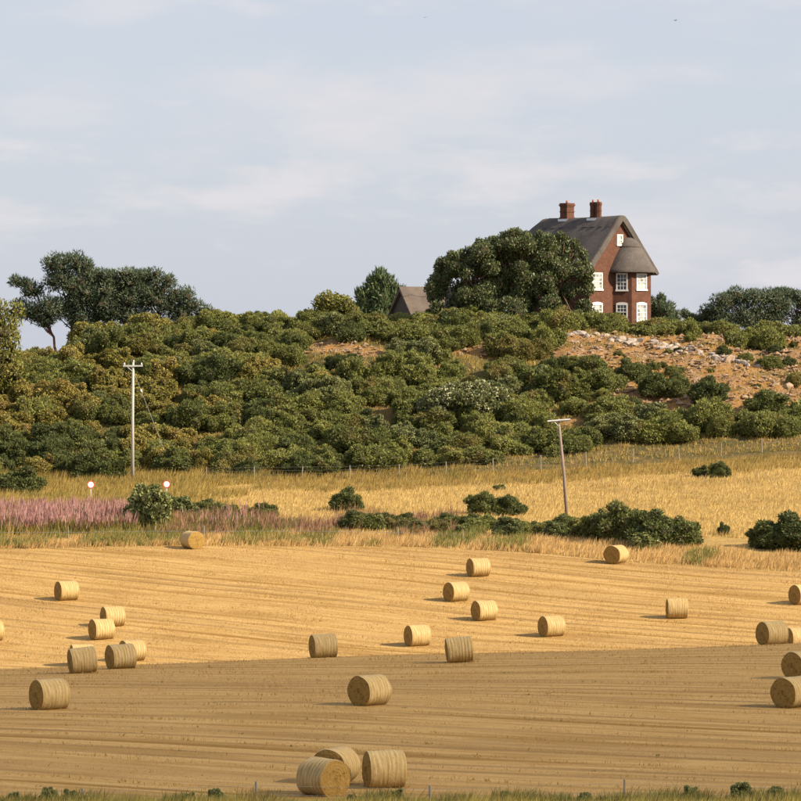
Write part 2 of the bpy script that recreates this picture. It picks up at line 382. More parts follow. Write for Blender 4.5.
def place_label(X, Y, kind):
    px = 400.5+F*X/Y
    mark = [m for lim, m in ((60, 'by the left edge'), (132, 'left of the white pole'), (205, 'right of the white pole'), (300, 'between white pole and barn'), (385, 'below the thorn bush'), (450, 'below the thatched barn'),
            (535, 'below the broad tree'), (600, 'above the leaning pole'), (665, 'below the house'), (740, 'below the young pine'), (2000, 'by the right edge')) if px < lim][0]
    band = 'in the line along the hilltop' if Y > 373.5 else 'high on the slope' if Y > 360 else 'halfway up the slope' if Y > 346 else 'low above the fence'
    tone = {'g': 'olive green gorse bush', 'd': 'dark green gorse bush', 'y': 'yellowing leafy shrub', 'p': 'pale green leafy shrub'}[kind]
    l = tone+' '+band+' '+mark; return l, l.replace('bush', 'bushes').replace('shrub', 'shrubs')
POOL = {'g': GORSE, 'd': DARK, 'y': YEL, 'p': PALE}
order = sorted(range(len(spots)), key=lambda i: -spots[i][2]/spots[i][1])
indiv = [i for i in order if spots[i][3] in 'gd' and abs(spots[i][0]) < .1*spots[i][1]+.8][:285]
iset = set(indiv); rest = []
for i, (X, Y, s, kind, z) in enumerate(spots):
    loc = (X, Y, float(zt(X, Y))-.08); rz = gx.uniform(0, 6.28); me = POOL[kind][int(gx.integers(len(POOL[kind])))]
    sc_ = (s*gx.uniform(.85, 1.15), s*gx.uniform(.85, 1.15), s*gx.uniform(.8, 1.15))
    if kind in 'yp':
        l, gr = place_label(X, Y, kind); obj({'y': 'yellowing_shrub', 'p': 'pale_shrub'}[kind], me, loc=loc, rz=rz, s=sc_, label=l, cat='shrub', group=gr)
    elif i in iset:
        l, gr = place_label(X, Y, kind); obj('gorse_bush', me, loc=loc, rz=rz, s=sc_, label=l, cat='gorse bush', group=gr)
    else: rest.append((GORSE_LOW[i % 6], loc, rz, sc_))
print('spots', len(spots), 'rest', len(rest))
if rest:
    Vs = []; Fs = []; b = 0; cache = {}; cache_mi = {}
    for me, loc, rz, s3 in rest:
        if me.name not in cache:
            v = np.empty(len(me.vertices)*3, np.float32); me.vertices.foreach_get('co', v); f = np.empty(len(me.polygons)*3, np.int32); me.polygons.foreach_get('vertices', f)
            mi_ = np.empty(len(me.polygons), np.int32); me.polygons.foreach_get('material_index', mi_); cache_mi[me.name] = mi_
            cache[me.name] = (v.reshape(-1, 3), f.reshape(-1, 3))
        v, f = cache[me.name]; v = v*np.array(s3); c, s_ = cos(rz), sin(rz)
        v = np.stack([v[:, 0]*c-v[:, 1]*s_, v[:, 0]*s_+v[:, 1]*c, v[:, 2]], 1)+np.array(loc); Vs.append(v); Fs.append(f+b); b += len(v)
    MI = np.concatenate([cache_mi[me.name] for me, *_ in rest])
    obj('gorse_scrub', mesh('gorse_scrub', np.concatenate(Vs), np.concatenate(Fs), [M_gorse, M_twig], mi=MI), label='gorse scrub filling the gaps between the bushes on the hillside', cat='gorse', kind='stuff')

# bushes that stand out by themselves: (photo x, foot y, scale, mesh, name, label, category, z-stretch)
OWN = [(632, 381, 1.05, DARK[0], 'gorse_bush', 'dark gorse bush on the bare rock, nearest below the house bay', 'gorse bush', 1),
       (655, 395, 1.1, DARK[1], 'gorse_bush', 'broad dark gorse bush in the middle of the bare rock slope', 'gorse bush', 1),
       (676, 396, .9, DARK[2], 'gorse_bush', 'dark gorse bush joined to the right of the broad one on the rock', 'gorse bush', 1),
       (708, 402, 1.15, DARK[0], 'gorse_bush', 'rounded dark gorse bush at the right of the rock slope', 'gorse bush', 1),
       (766, 412, 1.3, DARK[1], 'gorse_bush', 'wide dark gorse bush at the rubble foot by the right edge', 'gorse bush', .8),
       (634, 411, .7, DARK[2], 'gorse_bush', 'small dark gorse bush on the rubble patch below the rock', 'gorse bush', 1),
       (795, 385, .6, GORSE[1], 'gorse_bush', 'small olive gorse bush by the right edge below the ledge', 'gorse bush', 1),
       (770, 368, .7, GORSE[0], 'gorse_bush', 'olive gorse bush hanging over the right end of the ledge', 'gorse bush', 1),
       (594, 372, .75, GORSE[2], 'gorse_bush', 'olive gorse bush at the left edge of the orange rock', 'gorse bush', 1),
       (655, 369, .4, GORSE[3], 'gorse_bush', 'tiny gorse tuft in the middle of the rock face', 'gorse bush', 1),
       (347, 511, .62, DARK[0], 'round_bush', 'small round dark bush alone on the dry grass left of centre', 'bush', 1.05),
       (484, 515, .66, DARK[1], 'round_bush', 'left one of two joined dark bushes on the dry grass at centre', 'bush', 1.05),
       (507, 515, .72, DARK[2], 'round_bush', 'right one of two joined dark bushes on the dry grass at centre', 'bush', .85),
       (701, 476, .36, DARK[0], 'round_bush', 'low dark bush beside a taller one on the golden bank at right', 'bush', .9),
       (720, 477, .42, DARK[1], 'round_bush', 'taller dark bush of the pair on the golden bank at right', 'bush', 1.2),
       (500, 490, .4, SAL[0], 'weed_clump', 'low fresh green weed clump on the dry grass above two dark bushes', 'weed', .6),
       (149, 532, 1.0, SAL[0], 'sallow_bush', 'grey-green willowy bush beside the pink flowers', 'bush', 1.15),
       (181, 519, .8, SAL[1], 'sallow_bush', 'paler small willowy bush behind the grey-green one', 'bush', .8),
       (605, 540, .8, DARK[2], 'hedge_bush', 'leftmost dark bush of the clump right of the leaning pole', 'bush', 1.0),
       (628, 543, .95, DARK[0], 'hedge_bush', 'second dark bush of the clump right of the leaning pole', 'bush', 1.0),
       (653, 546, .95, DARK[1], 'hedge_bush', 'third and broadest dark bush of the clump right of the leaning pole', 'bush', .95),
       (676, 546, .85, DARK[2], 'hedge_bush', 'rightmost dark bush of the clump right of the leaning pole', 'bush', .9),
       (645, 549, .7, SAL[1], 'hedge_bush', 'fresher green bush in front of the dark clump', 'bush', .6),
       (724, 535, .3, DARK[0], 'small_bush', 'small thin bush standing alone between two dark clumps at right', 'bush', 1.6),
       (765, 547, .55, DARK[1], 'hedge_bush', 'small dark bush at the left end of the right-edge clump', 'bush', 1.0),
       (783, 548, .95, DARK[2], 'hedge_bush', 'large dark bush at the right edge behind the stubble', 'bush', .75),
       (801, 549, 1.05, DARK[0], 'hedge_bush', 'dark bush cut by the right edge behind the stubble', 'bush', .8),
       (20, 494, 1.35, DARK[0], 'gorse_bush', 'large dark gorse bush at the left edge above the pink flowers', 'gorse bush', .85),
       (85, 477, 1.2, DARK[1], 'gorse_bush', 'dark spreading gorse bush between the left sign and the pole', 'gorse bush', .95),
       (110, 479, 1.0, DARK[2], 'gorse_bush', 'dark gorse bush just left of the white pole', 'gorse bush', .95)]
for px, py, s, me, nm, lab, ct, zs in OWN:
    p = at(px, py); k_ = 1.5 if 'hedge' in nm else 1.4 if nm in ('round_bush', 'sallow_bush') else 1.0; obj(nm, me, loc=(p[0], p[1], p[2]-.06), rz=random.random()*6, s=(s*k_, s*k_, s*zs*k_), label=lab, cat=ct)
ORD = 'first second third fourth fifth sixth seventh eighth ninth tenth eleventh twelfth thirteenth fourteenth fifteenth sixteenth seventeenth eighteenth nineteenth twentieth twenty-first twenty-second twenty-third twenty-fourth twenty-fifth twenty-sixth twenty-seventh'.split()
# the low hedge along the back of the verge
for i, px in enumerate(range(356, 596, 9)):
    px = px+random.uniform(-2.5, 2.5); p = at(px, 530+random.uniform(-5, 5)+(px-352)*.02); s = random.choice((.54, .66, .78))*random.uniform(.9, 1.1)
    obj('hedge_bush', [DARK[0], GORSE[1], SAL[0], DARK[1], GORSE[3]][i % 5], loc=(p[0], p[1], p[2]-.05), rz=random.random()*6, s=(s*1.3, s, s*.85),
        label=ORD[i]+' low bush from the left in the hedge row behind the stubble', cat='bush', group='low hedge bushes behind the stubble')
for i, px in enumerate(range(205, 275, 14)):
    px = px+random.uniform(-5, 5); p = at(px, 514+random.uniform(-3, 4)); s = random.uniform(.4, .85)
    obj('hedge_bush', DARK[i % 3], loc=(p[0], p[1], p[2]-.05), rz=random.random()*6, s=(s*1.2, s, s*.8),
        label=ORD[i]+' low dark bush from the left in the short row right of the signs', cat='bush', group='low bushes right of the road signs')
for i in range(44):
    px, py = random.uniform(570, 800), random.uniform(340, 404); p = at(px, py); s = random.choice((.14, .2, .28, .45))
    if rock(p[0], p[1]) > .5: obj('gorse_tuft', (DARK+GORSE)[i % 6], loc=(p[0], p[1], p[2]-.03), rz=random.random()*6, s=(s*1.2, s, s), label='small gorse tuft scattered over the bare rock slope', cat='gorse bush', group='small gorse tufts on the bare rock')
for px, s, lab in ((14, .16, 'leafy weed at the bottom left corner'), (48, .22, 'leafy weed at the bottom, left of the first fence post'), (68, .2, 'leafy weed just left of the first bottom fence post'), (190, .17, 'low leafy weed at the bottom between the two left posts'), (215, .24, 'taller leafy weed at the bottom, left of the second post'),
        (398, .22, 'leafy weed in front of the large side-on bale'), (352, .15, 'low leafy weed in front of the nearest bale'), (505, .2, 'leafy weed at the bottom right of the third fence post'), (585, .18, 'leafy weed at the bottom left of the fourth post'), (690, .24, 'leafy weed right of the fourth bottom fence post'), (742, .28, 'largest leafy weed at the bottom right'), (776, .22, 'leafy weed at the bottom right corner')):
    p = gnd(px, 123.8); obj('leafy_weed', SAL[int(px) % 2], loc=(p[0], p[1], p[2]-.02), rz=px, s=(s*1.15, s*.9, s*1.15), label=lab, cat='weed')
# cream flowering shrub on the slope
fp = at(466, 419); fr_ = obj('flowering_shrub', None, loc=(fp[0], fp[1], fp[2]-.1), label='large rounded shrub with cream flower heads in the middle of the slope', cat='shrub')
g_ = np.random.default_rng(5); LF = []
for i in range(80):
    a = 2.4*i; f = math.sqrt((i+.5)/80)*g_.uniform(.85, 1.0); q = g_.uniform(.5, .8); LF.append((4.1*f*cos(a), 2.3*f*sin(a), max(.4, 2.75*math.sqrt(max(0, 1-f*f))+.25*g_.normal()), q, q, q*.8))
for k in range(9): LF.append((-3.2+.8*k, -.3, .8, .9, 1.2, 1.1))
V1, F1 = leaves(LF, 24000, .22, 'leaf', rs=3, aspect=.6); Vc, Fcx = cores(LF, .6, 3)
obj('foliage', two((Vc, Fcx), (V1, np.concatenate((F1[:, [0, 1, 2]], F1[:, [0, 2, 3]]))), M_pale), fr_)
V2, F2 = leaves([L for i, L in enumerate(LF[:80]) if i % 3 != 1], 3600, .17, 'leaf', rs=4, shell=(1.0, 1.12), deep=.95, aspect=.85); obj('blossom', mesh('blossom', V2, F2, M_flower), fr_)

# ------------------------------------------------------------------ trees
def limb_path(g, a, b, k=4, wob=.12):
    a = np.array(a, float); b = np.array(b, float); L = np.linalg.norm(b-a)
    return [a+(b-a)*t+(g.normal(size=3)*wob*L*.3*(0 < t < 1)) for t in np.linspace(0, 1, k+1)]
def tree(name, loc, label, lobes, n, size, m_leaf, trunks, m_bark=M_bark, kind='leaf', rs=1, core=.62, up=.35, shell=(.55, 1.08), deep=.5, aspect=.6, cat='tree', jit=.6, s=None):
    root = obj(name, None, loc=loc, label=label, cat=cat, s=s); g = np.random.default_rng(rs); mb = MB()
    for base, top, r in trunks:
        pth = limb_path(g, base, top, 5); mb.tube(pth, list(np.linspace(r, r*.45, 6)), 8)
        bl = sorted(lobes, key=lambda L: np.linalg.norm(np.array(L[:3])-pth[-1]))[:max(4, len(lobes)//max(1, len(trunks)))]
        for L in bl:
            st = pth[2+int(g.integers(4))]; mb.tube(limb_path(g, st, L[:3], 3), [r*.36, r*.28, r*.2, r*.1], 6)
    obj('trunk', mb.mesh('trunk', m_bark, True), root)
    V, Fc = leaves(lobes, n, size, kind, rs=rs, up=up, shell=shell, deep=deep, aspect=aspect, jit=jit, nj=.45)
    if kind != 'spike': Fc = np.concatenate((Fc[:, [0, 1, 2]], Fc[:, [0, 2, 3]]))
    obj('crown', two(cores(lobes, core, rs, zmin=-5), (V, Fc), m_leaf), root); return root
def ell_lobes(g, n, rx, ry, z0, z1, r0, r1, flat=.8):
    L = []
    for i in range(n):
        d = unit(g.normal(size=3)); d[2] = abs(d[2])*1.0 - .15; f = .45+.5*g.random()
        r = r0+(r1-r0)*g.random(); L.append((d[0]*rx*f, d[1]*ry*f, z0+(z1-z0)*(.3+.7*f*max(d[2], -.3)), r, r, r*flat))
    return L
# the broad tree beside the house
g_ = np.random.default_rng(21)
hp = gnd(514, 381); LT = []
outline = [(-8.0, 3.0), (-7.2, 4.6), (-5.8, 5.4), (-4.1, 5.9), (-2.2, 6.5), (-.4, 6.9), (1.6, 6.7), (3.4, 6.9), (5.2, 6.6), (6.6, 5.6), (7.3, 4.0), (7.2, 2.6)]
OX = [o[0] for o in outline]; OZ = [o[1] for o in outline]; g_ = np.random.default_rng(63)
for k in range(170):                                              # boughs of many sizes filling one ragged canopy
    ox = g_.uniform(-7.7, 7.0); H = float(np.interp(ox, OX, OZ)); q = g_.uniform(.45, 1.0); zz = g_.uniform(.5, H-q*.55)
    LT.append((ox, g_.uniform(-2.4, 1.6)*(1-.35*abs(ox)/8), zz, q*1.15, q, q*.72))
for k in range(46):                                               # leaders and side shoots that break the outline
    ox = g_.uniform(-7.9, 7.2); H = float(np.interp(ox, OX, OZ)); q = g_.uniform(.26, .5); LT.append((ox, g_.uniform(-1.6, 1), H-q*g_.uniform(-.15, .9), q, q, q*.95))
tree('broadleaf_tree', tuple(hp-np.array((0, 0, .1))), 'broad dense green tree hiding the left side of the brick house', LT, 95000, .19, M_house_tree,
     [((-3, 0, 0), (-4, 0, 4), .22), ((0, .3, 0), (.4, 0, 5), .28), ((3.6, 0, 0), (4.6, 0, 4.4), .22)], rs=5, core=.68, deep=.55, shell=(.62, 1.12), s=(1.0, 1, 1.33))

# wind-shaped pines on the left skyline; crowns in flat plates (dx, dz, radius, flatness) measured from the trunk foot
def pine(px, D, label, plates, trunks, rs, n=9000, s=None):
    p = gnd(px, D); g = np.random.default_rng(rs); L = []
    for dx, dz, r, fl in plates:
        for k in range(6):
            L.append((dx+g.uniform(-.6, .6)*r, g.uniform(-.8, .8)*r, dz+g.uniform(-.28, .28)*r, r*g.uniform(.42, .75), r*g.uniform(.5, .8), r*fl*g.uniform(.6, .9)))
    tree('pine_tree', (p[0], p[1], p[2]-.1), label, L, int(n*1.9), .25, M_pine, trunks, M_pine_bark, 'spike', rs, core=.48, up=.55, shell=(.5, 1.12), deep=.55, aspect=.34, jit=.7, s=s)
pine(64, 386, 'leftmost windswept pine with bare forked trunks against the sky',
     [(-3.4, 4.9, .95, .5), (-2.6, 4.4, 1.0, .5), (-3.0, 3.2, 1.1, .5), (-2.0, 2.9, 1.2, .55), (-.6, 6.3, 1.15, .5), (.6, 6.4, 1.2, .5), (1.6, 6.1, 1.1, .5), (-.2, 4.9, 1.5, .55), (1.6, 4.9, 1.6, .6),
      (-.6, 3.4, 1.6, .55), (1.0, 3.3, 1.5, .55), (2.8, 4.0, 1.5, .6), (-1.8, 2.5, .9, .5), (3.4, 4.9, 1.2, .55), (3.3, 3.1, 1.4, .6), (1.8, 2.4, 1.3, .6)],
     [((-.4, 0, 0), (-1.7, 0, 3.0), .12), ((.9, .2, 0), (.3, 0, 4.2), .16), ((1.5, -.1, 0), (1.9, 0, 4.0), .10)], 31, 13000, (1.18, 1.1, 1.42))
pine(112, 386, 'middle pine of the windswept group, with a flat dense crown', 
     [(-3.0, 4.7, 1.3, .6), (1.0, 4.6, 1.4, .6), (-.6, 4.7, 1.4, .6), (2.6, 4.4, 1.3, .6), (-2.0, 5.5, 1.3, .55), (-.6, 5.6, 1.4, .55), (.9, 5.4, 1.4, .55), (2.4, 5.2, 1.3, .55), (-1.8, 3.9, 1.6, .6), (.2, 3.8, 1.7, .6), (2.2, 3.7, 1.6, .6), (-1.0, 2.4, 1.4, .6), (1.2, 2.3, 1.5, .6)],
     [((-.3, 0, 0), (-.5, 0, 3.6), .15), ((1, 0, 0), (1.3, 0, 3.6), .13)], 32, 11000, (1.05, 1, 1.15))
pine(168, 386, 'right-hand pine of the windswept group, sloping down to the right',
     [(-2.6, 4.3, 1.4, .6), (-1.0, 3.9, 1.4, .6), (.9, 2.9, 1.4, .6), (-3.0, 5.2, 1.2, .55), (-1.6, 5.2, 1.3, .6), (-.4, 4.6, 1.3, .6), (1.2, 3.6, 1.3, .6), (2.4, 3.0, 1.2, .6), (3.4, 2.2, 1.0, .6), (-2.4, 3.4, 1.6, .6), (-.4, 2.9, 1.6, .6), (1.4, 2.0, 1.5, .6), (-1.6, 1.6, 1.4, .6), (3.0, 1.2, 1.0, .6)],
     [((-.6, 0, 0), (-.9, 0, 3.2), .14), ((1, 0, 0), (1.4, 0, 2.4), .11)], 33, 11000, (1.0, 1, 1.1))
pine(752, 398, 'spreading dark pine on the right skyline beyond the ledge',
     [(-3.6, 2.4, 1.2, .6), (-2.6, 3.1, 1.2, .6), (-1.2, 3.3, 1.3, .6), (.2, 3.3, 1.3, .6), (1.6, 3.4, 1.3, .6), (-2.8, 1.6, 1.4, .6), (-.8, 1.7, 1.5, .6), (1.2, 1.8, 1.5, .6), (2.8, 2.6, 1.2, .6)],
     [((0, 0, 0), (0, 0, 2), .14)], 34, 9500, (1.05, 1, 1.2))
pine(796, 399, 'pine cut by the right edge of the picture on the skyline',
     [(-1.6, 3.9, 1.1, .6), (-.4, 4.0, 1.1, .6), (.8, 3.4, 1.2, .6), (-1.4, 2.4, 1.4, .6), (.6, 2.0, 1.4, .6), (2.0, 2.6, 1.3, .6)], [((0, 0, 0), (0, 0, 2.2), .13)], 35, 6500, (1.05, 1, 1.15))
pine(697, 400, 'low young pine between the house and the right-hand pines',
     [(-1.1, 2.1, .6, .8), (-.2, 1.5, .8, .7), (.9, 1.7, .7, .7), (1.8, 1.9, .8, .7)], [((0, 0, 0), (0, 0, 1.4), .1)], 36, 3200)
pine(662, 396, 'small conifer close against the right-hand wall of the brick house',
     [(-.7, 2.1, .8, .8), (-.2, 2.5, .6, .9), (.3, 1.6, .9, .8), (.9, 1.1, .7, .7), (-.6, 1.0, .9, .8)], [((0, 0, 0), (0, 0, 2), .1)], 37, 4800, (1.1, 1, 1.3))
p = gnd(380, 404); LF2 = [(a*.9, b, c, r, r, r*1.0) for a, b, c, r in ((0, 0, 3.6, .75), (-.8, .2, 3.0, .8), (.9, -.2, 3.1, .75), (-1.4, 0, 2.1, .9), (.2, -.3, 2.2, 1.0), (1.5, 0, 2.3, .9), (-1.8, 0, 1.0, 1.0), (0, -.3, 1.0, 1.1), (1.7, 0, 1.1, 1.0), (2.3, 0, 2.6, .45), (-2.1, .1, 2.5, .45))]
tree('fir_tree', (p[0], p[1], p[2]-.1), 'fresh green tree with upright shoots left of the thatched barn', LF2, 6500, .34, M_fir, [((0, 0, 0), (0, 0, 3), .14)], rs=8, kind='spike', up=.9, aspect=.4, s=(1.08, 1.05, 1.42))
p = gnd(337, 388); LB = ell_lobes(np.random.default_rng(9), 16, 2.9, 1.6, .3, 2.5, .55, .95)
tree('hawthorn', (p[0], p[1], p[2]-.1), 'rounded olive-brown thorn bush on the skyline left of the fir', LB, 6000, .2, M_leafy, [((0, 0, 0), (0, 0, 1.4), .1)], rs=9, core=.6, cat='small tree', s=(1.3, 1.1, 1.32))
p = gnd(-4, 358); LL = [(g_.uniform(-2.3, 2.0), g_.uniform(-1.2, 1.2), z, g_.uniform(.8, 1.2), 1.0, g_.uniform(.7, 1.0)) for z in np.linspace(.8, 4.9, 14)]
LL += [(g_.uniform(-2.2, 1.5), g_.uniform(-1.2, 1), z, .85, .85, .75) for z in np.linspace(.6, 5.2, 16)]
LL += [(1.2, -.5, 2.4, .9, .9, .8), (1.6, -.4, 1.4, 1.0, .9, .8), (.2, -.3, 5.3, .9, .9, .7)]
tree('leafy_tree', (p[0], p[1], p[2]-.1), 'yellow-green leafy tree cut by the left edge of the picture', LL, 9500, .2, M_leafy, [((0, 0, 0), (-.2, 0, 4), .18)], rs=10, core=.4, s=(1.15, 1.1, 1.5))
for px, D, rx, z1, rs, lab in ((98, 380, 2.6, 2.3, 41, 'yellow-olive thicket in front of the pine trunks'), (150, 379, 2.6, 2.2, 42, 'yellow-olive thicket below the right-hand pine')):
    p = gnd(px, D); LB = ell_lobes(np.random.default_rng(rs), 18, rx, 1.5, .3, z1, .5, .85)
    tree('thicket', (p[0], p[1], p[2]-.1), lab, LB, 7000, .2, M_leafy, [((-.5, 0, 0), (-.6, 0, 1.3), .07), ((.6, 0, 0), (.7, 0, 1.3), .07)], rs=rs, core=.6, cat='thicket')

# ------------------------------------------------------------------ brick house
def brick_mat(name, a, b, mortar):
    m, nt = mat(name); n = N(nt); o = n('ShaderNodeTexCoord').outputs['Object']; s = n('ShaderNodeSeparateXYZ', {0: o})
    v = n('ShaderNodeCombineXYZ', {0: n.math('ADD', s.outputs[0], s.outputs[1]), 1: s.outputs[2]}).outputs[0]
    br = n('ShaderNodeTexBrick', {'Vector': v, 'Color1': c4(a), 'Color2': c4(b), 'Mortar': c4(mortar), 'Scale': 1.0, 'Mortar Size': .01, 'Brick Width': .23, 'Row Height': .076})
    col = n.mix(n.rng(n.noise(o, 1.6, 6, .8), .38, .64, 0, .85), br.outputs[0], c4((a[0]*.55, a[1]*.68, a[2]*.75)))
    pb = n('ShaderNodeBsdfPrincipled', {'Base Color': col, 'Roughness': .9, 'Specular IOR Level': .15})
    nt.links.new(n('ShaderNodeBump', {'Height': br.outputs[1], 'Strength': -.4, 'Distance': .01}).outputs[0], pb.inputs['Normal'])
    n.out(pb.outputs[0]); return m
M_brick = brick_mat('red_brick', (.165, .06, .035), (.08, .031, .022), (.145, .098, .072))
def thatch_mat(name, a, b):
    m, nt = mat(name); n = N(nt); o = n('ShaderNodeTexCoord').outputs['Object']
    v = n('ShaderNodeMapping', {'Vector': o, 'Scale': (6, 6, .9)}).outputs[0]
    f = n.noise(v, 2.2, 6, .7); w = n.noise(o, .6, 4)
    col = n.mix(n.rng(f, .3, .7), c4(a), c4(b)); col = n.mix(n.rng(w, .4, .7, 0, .55), col, c4((a[0]*.6, a[1]*.62, a[2]*.66)))
    pb = n('ShaderNodeBsdfPrincipled', {'Base Color': col, 'Roughness': .95, 'Specular IOR Level': .1})
    nt.links.new(n('ShaderNodeBump', {'Height': f, 'Strength': .8, 'Distance': .06}).outputs[0], pb.inputs['Normal'])
    n.out(pb.outputs[0]); return m
M_thatch = thatch_mat('thatch', (.085, .075, .07), (.15, .13, .118)); M_thatch2 = thatch_mat('barn_thatch', (.115, .092, .078), (.165, .135, .115))
M_white = plain('white_paint', (.66, .66, .64), (.74, .74, .72), 3, .45)
M_lead = plain('lead_flashing', (.5, .52, .54), (.62, .64, .66), 3, .5)
M_pot = plain('clay_pot', (.42, .16, .09), (.36, .13, .08), 5, .8)
M_verge_board = plain('gable_board', (.36, .27, .19), (.28, .2, .14), 5, .8)
def glass(name, base, rough=.08):
    m, nt = mat(name); n = N(nt); o = n('ShaderNodeTexCoord').outputs['Object']
    pb = n('ShaderNodeBsdfPrincipled', {'Base Color': n.mix(n.rng(n.noise(o, 1.4, 2), .4, .65), c4(base), c4([q*.35 for q in base])), 'Roughness': rough, 'Specular IOR Level': .6})
    n.out(pb.outputs[0]); return m
M_glass_l = glass('curtained_glass', (.45, .45, .43)); M_glass_d = glass('dark_glass', (.05, .055, .06))
TH = R(42)
hb = np.array(((620-400.5)/F*388, 388., CZ+(HY-328.5)/F*388))
house = obj('brick_house', None, loc=tuple(hb), rz=TH, label='tall red brick house with thatched roof and thatched bay on the hilltop', cat='house')
W2, EL, AP, LEN = 4.2, 5.55, 10.35, 11.4
V = [(-W2, 0, -1.2), (W2, 0, -1.2), (W2, 0, EL), (0, 0, AP), (-W2, 0, EL)]; V += [(x, LEN, z) for x, y, z in V]
obj('wall', mesh('wall', V, [(0, 1, 2, 3, 4), (9, 8, 7, 6, 5), (1, 0, 5, 6), (2, 1, 6, 7), (3, 2, 7, 8), (4, 3, 8, 9), (0, 4, 9, 5)], M_brick), house)
BAY = [(-1.05, .05), (.1, -1.5), (2.74, -1.5), (3.9, .05)]
V = [(x, y, -1.2) for x, y in BAY]+[(x, y, 5.75) for x, y in BAY]
obj('bay_wall', mesh('bay_wall', V, [(0, 1, 5, 4), (1, 2, 6, 5), (2, 3, 7, 6), (3, 0, 4, 7), (4, 5, 6, 7), (3, 2, 1, 0)], M_brick), house)
# main thatched roof: thick rounded section run along the ridge, hipped at the far end
prof = [(0, 10.86), (.3, 10.78), (.65, 10.5), (1.1, 10.02), (1.8, 9.2), (2.6, 8.25), (3.4, 7.3), (4.2, 6.35), (4.75, 5.72), (5.0, 5.36)]
inner = [(4.8, 5.2), (4.1, 5.72), (3.2, 6.75), (2.2, 7.92), (1.1, 9.22), (0, 10.42)]
sec = [(-u, z) for u, z in prof[::-1]]+prof[1:]+inner+[(-u, z) for u, z in inner[::-1][1:]]
ys_r = np.concatenate((np.linspace(-.42, LEN-1.4, 34), np.linspace(LEN-1.1, LEN+.55, 9))); V = []; gr = np.random.default_rng(3)
for j, y in enumerate(ys_r):
    zcap = 99 if y < LEN-1.2 else 11.05-max(0, y-(LEN-1.0))*1.25
    tip = .13*math.exp(-((y-(LEN-1.1))/.5)**2)+.10*math.exp(-((y+.2)/.5)**2)
    for i, (u, z) in enumerate(sec):
        rid = math.exp(-(u/.8)**2) if i < 19 else 0
        wv = .035*sin(y*1.7+u*.8)+.03*sin(y*.8+2-u*1.3)
        zz = min(z+rid*(tip-.10*sin(pi*min(1, max(0, y/LEN)))), zcap)+wv*(1 if i < 19 else 0); V.append((u, y, zz))
ns = len(sec); Fc = []
for j in range(len(ys_r)-1):
    for i in range(ns): i2 = (i+1) % ns; Fc.append((j*ns+i, j*ns+i2, (j+1)*ns+i2, (j+1)*ns+i))
Fc += [tuple(range(ns-1, -1, -1)), tuple(range((len(ys_r)-1)*ns, len(ys_r)*ns))]
roof = obj('roof', mesh('roof', V, [f[::-1] for f in Fc], M_thatch, False), house)
for pl in list(roof.data.polygons)[:-2]: pl.use_smooth = True
mb = MB()                                           # sewn ridge capping, a layer proud of the main thatch
for y0, y1 in ((0.05, LEN-1.6),):
    ysr = np.linspace(y0, y1, 30); VV = []; capu = [-1.25, -.9, -.62, -.28, 0, .28, .62, .9, 1.25]
    capz = [9.86, 10.3, 10.62, 10.88, 10.95, 10.88, 10.62, 10.3, 9.86]
    for k, y in enumerate(ysr):
        dip = -.10*sin(pi*y/LEN); sc2 = .06*sin(k*1.9)
        for u, z in zip(capu, capz): VV.append((u*(1+(sc2 if abs(u) > 1 else 0)), y, z+dip*math.exp(-(u/.9)**2)+.02))
    FF = [(j*9+i, j*9+i+1, (j+1)*9+i+1, (j+1)*9+i) for j in range(29) for i in range(8)]
    mb.add(VV, [f[::-1] for f in FF])
obj('ridge_cap', mb.mesh('ridge_cap', M_thatch, True), roof)
mb = MB()
for s in (-1, 1):
    mb.add([(s*.0, -.16, 10.33), (s*4.62, -.16, 5.2), (s*4.62, -.16, 5.42), (s*.0, -.16, 10.6), (s*.0, -.1, 10.33), (s*4.62, -.1, 5.2), (s*4.62, -.1, 5.42), (s*.0, -.1, 10.6)],
           [(0, 1, 2, 3), (4, 7, 6, 5), (0, 4, 5, 1), (3, 2, 6, 7)])
obj('barge_board', mb.mesh('barge_board', M_verge_board), roof)
# bay roof: half-cone of thatch with a sewn collar near the top
def half_cone(cu, ru, rp, steps, n=28):
    V = []
    for r, z in steps:
        for k in range(n+1):
            a = pi*k/n; V.append((cu+ru*r*cos(a)*1.0, .12-rp*r*sin(a), z+.012*sin(k*2.3)))
    Fc = [(j*(n+1)+k, j*(n+1)+k+1, (j+1)*(n+1)+k+1, (j+1)*(n+1)+k) for j in range(len(steps)-1) for k in range(n)]
    return V, Fc
V, Fc = half_cone(1.3, 2.78, 2.45, [(.72, 5.62), (.93, 5.42), (.985, 5.4), (1.0, 5.48), (.96, 5.72), (.80, 6.5), (.62, 7.3), (.42, 8.05), (.30, 8.4)])
bayroof = obj('bay_roof', mesh('bay_roof', V, Fc, M_thatch, True), house)
V, Fc = half_cone(1.3, 2.78, 2.45, [(.44, 7.86), (.475, 7.88), (.47, 7.98), (.40, 8.25), (.30, 8.55), (.18, 8.8), (.02, 8.9)])
obj('collar', mesh('collar', V, Fc, M_thatch, True), bayroof)
